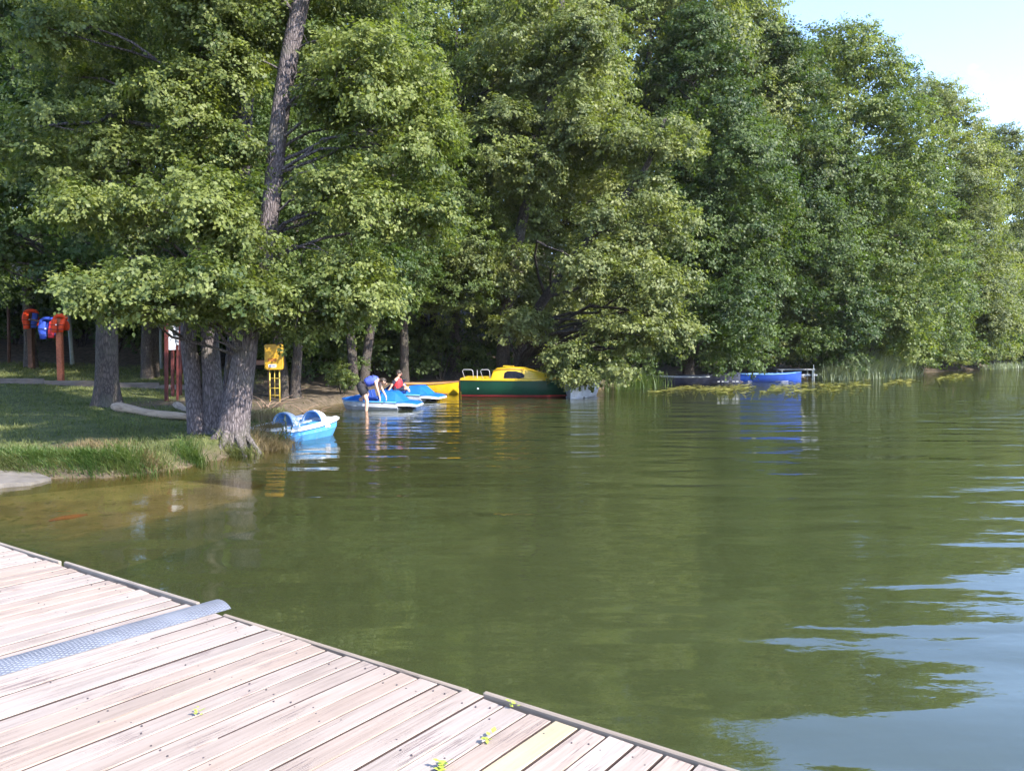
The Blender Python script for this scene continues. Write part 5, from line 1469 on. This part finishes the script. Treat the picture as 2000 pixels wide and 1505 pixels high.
life_vest(t1+Vector((.0, 0, -.05)), -6, 'bright orange life vest hung over the red brown front post', M['orange'], M['orange'], .27, .46, .15)
life_vest(t2+Vector((0, 0, -.03)), 14, 'orange life vest with blue front hung over the rear post', M['orange'], M['vest_blue'], .30, .62, .17)
mid = ra.lerp(rb_, .30)
life_vest(mid+Vector((-.12, 0, .02)), -4, 'blue and red life vest hanging from the rail between the orange vests', M['vest_blue'], M['vest_red'], .34, .62, .08)

# timber edging of the lawn terrace
tb = empty('timber_edging', (-16.4, 26.9, gz(-16.4, 26.9)), 0, 'low timber edging along the lawn below the life jackets', 'edging')
for k in range(5):
    x_ = -20.4+k*2.0; m = MB()
    m.box((1.0, 0, .06), (1.99, .07, .26), bev=.008); o = m.build('timber', M['timber'], tb)
    yy = 26.9+.10*(k-1)*.4; o.location = (x_+16.4, yy-26.9, gz(x_+1, yy)-gz(-16.4, 26.9)); o.rotation_euler = (0, 0, R(1.5))

# red brown notice board
nbx = Vector(((325-1000)/F*22.2, 22.2, 0)); nbx.z = gz(nbx.x, nbx.y)
nbo = empty('notice_board', nbx, 0, 'notice board with white panel on dark red posts left of the alder', 'notice board')
tz = P(325, 630, 22.2).z - nbx.z
def rel(px, d): x_ = (px-1000)/F*d; return Vector((x_-nbx.x, d-nbx.y, gz(x_, d)-nbx.z))
for px, d, r_, tp in ((325, 22.2, .048, tz), (352, 24.6, .05, tz*1.03), (337, 24.0, .045, tz*.9), (346, 22.8, .03, tz*.72)):
    q = rel(px, d); m = MB(); m.box((q.x, q.y, q.z+tp/2-.1), (r_*2, r_*1.6, tp+.2), Matrix.Rotation(R(1.2), 3, 'Y'), bev=.008); m.build('post', M['red_post'], nbo)
bp0 = P(329, 683, 22.6)-nbx; bp1 = P(349, 683, 22.9)-nbx
m = MB(); c_ = (bp0+bp1)/2; ww = (bp1-bp0).length
m.box((c_.x, c_.y, c_.z+.36), (ww, .03, .72), Matrix.Rotation(math.atan2(bp1.y-bp0.y, bp1.x-bp0.x), 3, 'Z')); m.build('panel', M['paper'], nbo)
m = MB(); m.box((c_.x+.05, c_.y-.025, c_.z+.50), (.12, .012, .16)); m.box((c_.x-.07, c_.y-.025, c_.z+.47), (.06, .012, .04)); m.build('notice_print', M['dark_label'], nbo)
m = MB(); m.box((c_.x, c_.y, c_.z+.80), (ww+.2, .14, .04), Matrix.Rotation(R(4), 3, 'Y'), bev=.006); m.build('board_roof', M['red_post'], nbo)

# yellow rescue box on its ladder stand
ds = 23.4; sx = (536-1000)/F*ds; sz0 = gz(sx, ds)
sg = empty('rescue_box', (sx, ds, sz0), R(4), 'yellow rescue box with red letters on a yellow ladder-like stand', 'rescue box')
zb_ = P(536, 722, ds).z-sz0; zt_ = P(536, 672, ds).z-sz0
def rounded(w, h, r, n=4):
    out = []
    for cx, cy_, a0_ in ((w/2-r, -h/2+r, -90), (w/2-r, h/2-r, 0), (-w/2+r, h/2-r, 90), (-w/2+r, -h/2+r, 180)):
        for k in range(n+1):
            a = R(a0_+90*k/n); out.append((cx+r*math.cos(a), cy_+r*math.sin(a)))
    return out
m = MB(); hh_ = zt_-zb_; zc = (zb_+zt_)/2; sec = rounded(.53, hh_, .06)
m.loft([[(a*.96, y_, zc+b*.97) if e_ else (a, y_, zc+b) for a, b in sec] for y_, e_ in ((-.10, 1), (-.085, 0), (.085, 0), (.10, 1))]); m.build('box', M['sign_yellow'], sg)
m = MB(); m.tube([(-.262, -.088, zb_+.03), (-.262, -.088, zt_-.03)], .008, 5); m.tube([(.262, -.088, zb_+.03), (.262, -.088, zt_-.03)], .008, 5); m.build('box_edge', M['sign_pole'], sg)
def letters(txt, size, loc, mat, name):
    cu = bpy.data.curves.new(name, 'FONT'); cu.body = txt; cu.size = size; cu.extrude = .002; cu.align_x = 'CENTER'; cu.align_y = 'CENTER'; cu.space_character = 1.25; cu.offset = .004
    o = bpy.data.objects.new(name, cu); COL.objects.link(o); bpy.context.view_layer.update()
    me = bpy.data.meshes.new_from_object(o.evaluated_get(bpy.context.evaluated_depsgraph_get())); bpy.data.objects.remove(o); me.materials.clear(); me.materials.append(mat)
    o = bpy.data.objects.new(name, me); COL.objects.link(o); o.parent = sg; o.location = loc; o.rotation_euler = (math.pi/2, 0, 0); return o
letters('SOS', .125, (-.045, -.103, zb_+.30), M['sign_red'], 'lettering')
m = MB(); m.box((-.04, -.102, zb_+.12), (.23, .006, .095), bev=.002); stk = m.build('sticker', M['sticker'], sg)
m = MB(); m.box((-.11, -.106, zb_+.125), (.04, .004, .035)); m.box((-.01, -.106, zb_+.117), (.11, .004, .022)); m.build('sticker_print', M['ink'], stk)
for x_, r_ in ((-.145, .02), (0, .011), (.145, .02)):
    m = MB(); m.tube([(x_, 0, -.2 if r_ > .015 else .12), (x_, 0, zb_+.03)], r_, 8); m.build('stand_tube', M['sign_pole'], sg, smooth=True)
for z_ in (.20, .42, .72):
    m = MB(); m.tube([(-.145, 0, z_), (.145, 0, z_)], .010, 6); m.build('rung', M['sign_pole'], sg, smooth=True)

# brown rail behind it
q0 = P(470, 708, 26.5); qz = gz(q0.x, 26.5)
br = empty('wooden_rail', (q0.x, 26.5, qz), 0, 'brown wooden rail on posts left behind the yellow rescue box', 'rail')
m = MB(); m.box((.45, 0, q0.z-qz), (1.3, .05, .17), bev=.01); m.build('board', M['brown'], br)
for x_ in (-.05, .95): m = MB(); m.box((x_, .06, (q0.z-qz)/2), (.08, .07, q0.z-qz+.2), bev=.008); m.build('post', M['brown_post'], br)

# logs and stones
def log(label, a, b, r, mat, name='log', n=15, knob=None):
    a = Vector(a); b = Vector(b); L_ = (b-a).length; m = MB(); pts_ = []; rr_ = []
    for k in range(n):
        t = k/(n-1); pts_.append(Vector((L_*t, .03*math.sin(t*5), .025*math.sin(t*7+1)))); rr_.append(r*(1.15-.4*t)*(1+.06*math.sin(k*.7+1))*(.6 if k == 0 else 1))
    m.tube(pts_, rr_, 12, wob=.16, seed=2)
    if knob: m.tube([pts_[1], pts_[1]+Vector(knob)*.5, pts_[1]+Vector(knob)], [r*.6, r*.4, r*.2], 8, wob=.2)
    o = m.build(name, mat, smooth=True); o.location = a; o.rotation_mode = 'QUATERNION'; o.rotation_quaternion = (b-a).to_track_quat('X', 'Z')
    return tag(o, label, name.replace('_', ' '))
la = P(222, 797, 18.6); la.z = gz(la.x, la.y)+.09; lb = P(375, 820, 16.9); lb.z = gz(lb.x, lb.y)+.07
log('pale barkless log lying on the lawn between the lawn tree and the alder', la, lb, .105, M['log'], knob=(-.25, .2, .10))
lc = P(342, 784, 20.0); lc.z = gz(lc.x, lc.y)+.07; ld_ = P(372, 800, 18.6); ld_.z = gz(ld_.x, ld_.y)+.07
log('short grey white piece of log behind the alder stems', lc, ld_, .085, M['log'], 'log_piece', 8)
rngt = random.Random(9)
for i, (px, py) in enumerate(((565, 778), (600, 790), (530, 800))):
    q = G(px, py, .25); m = MB(); z0 = gz(q.x, q.y)
    for k in range(9):
        a = rngt.uniform(0, 6.28); l_ = rngt.uniform(.4, 1.0); e_ = Vector((math.cos(a)*l_, math.sin(a)*l_*.6, rngt.uniform(.02, .35)))
        s0 = Vector((rngt.uniform(-.3, .3), rngt.uniform(-.2, .2), .02)); m.tube([s0, s0+e_*.5+Vector((0, 0, .06)), s0+e_], [.014, .010, .004], 5)
    o = m.build('brushwood', M['twig'], smooth=True); o.location = (q.x, q.y, z0)
    tag(o, ('heap of dry twigs in front of the trunk right of the yellow rescue box', 'dry twigs lying at the water edge below the twin trunks', 'dry twigs heaped below the yellow rescue box')[i], 'twigs', 'dry twigs on the bank')

# leafy sapling in front of the pedal boat's left end, and a small plant on the lawn
def sapling(label, x_, y_, h_, seed, mat, nl=46, leaf=.055, z0=None):
    rng = np.random.default_rng(seed); z0 = gz(x_, y_) if z0 is None else z0
    root = empty('sapling', (x_, y_, z0), 0, label, 'plant')
    m = MB(); V = []
    for k in range(4):
        a = rng.uniform(0, 6.28); e_ = Vector((math.cos(a)*.18, math.sin(a)*.18, h_*rng.uniform(.6, 1)))
        m.tube([(0, 0, -.05), e_*.5+Vector((0, 0, .05)), e_], [.008, .006, .003], 5)
        for j in range(nl//4):
            t = rng.uniform(.2, 1); p_ = e_*t; d_ = Vector((rng.normal(), rng.normal(), rng.normal()*.4+.2)).normalized()*leaf; b_ = d_.cross(Vector((0, 0, 1)))*.38
            V.append([p_, p_+d_*.5+b_, p_+d_, p_+d_*.5-b_])
    m.build('stems', M['stem'], root, smooth=True)
    v = np.array([[tuple(q) for q in f] for f in V]).reshape(-1, 3); me = mesh_np('leaves', v, np.arange(len(v)).reshape(-1, 4), rng.uniform(.3, .9, len(V))); me.materials.append(mat); link_mesh('leaves', me, root)
q = P(562, 850, 15.4)
sapling('leafy sapling growing at the left end of the white pedal boat', q.x, 15.35, .75, 3, M['leaf_near'], 60, .07, z0=.02)
q = P(548, 862, 15.2)
sapling('low bramble shoot hanging over the water below the pedal boat', q.x, 15.15, .35, 4, M['leaf_near'], 70, .07, z0=.02)
q = G(263, 835, .4)
sapling('single upright green plant in the lawn left of the alder', q.x, q.y, .26, 5, M['leaf_mid'], 24, .09)

HAZE = 0.00012
if HAZE:
    hm = bpy.data.materials.new('haze'); hm.use_nodes = True; hn = hm.node_tree
    hn.nodes.remove(hn.nodes['Principled BSDF']); pv = hn.nodes.new('ShaderNodeVolumePrincipled')
    pv.inputs['Color'].default_value = (.95, .97, 1.0, 1); pv.inputs['Density'].default_value = HAZE
    hn.links.new(pv.outputs[0], hn.nodes['Material Output'].inputs['Volume'])
    m = MB(); m.box((100, 350, 40), (1640, 1740, 100)); hz = m.build('haze', hm); tag(hz, 'thin summer haze over the lake', kind='stuff')

print('objects', len(bpy.data.objects), 'polys', sum(len(m.polygons) for m in bpy.data.meshes))
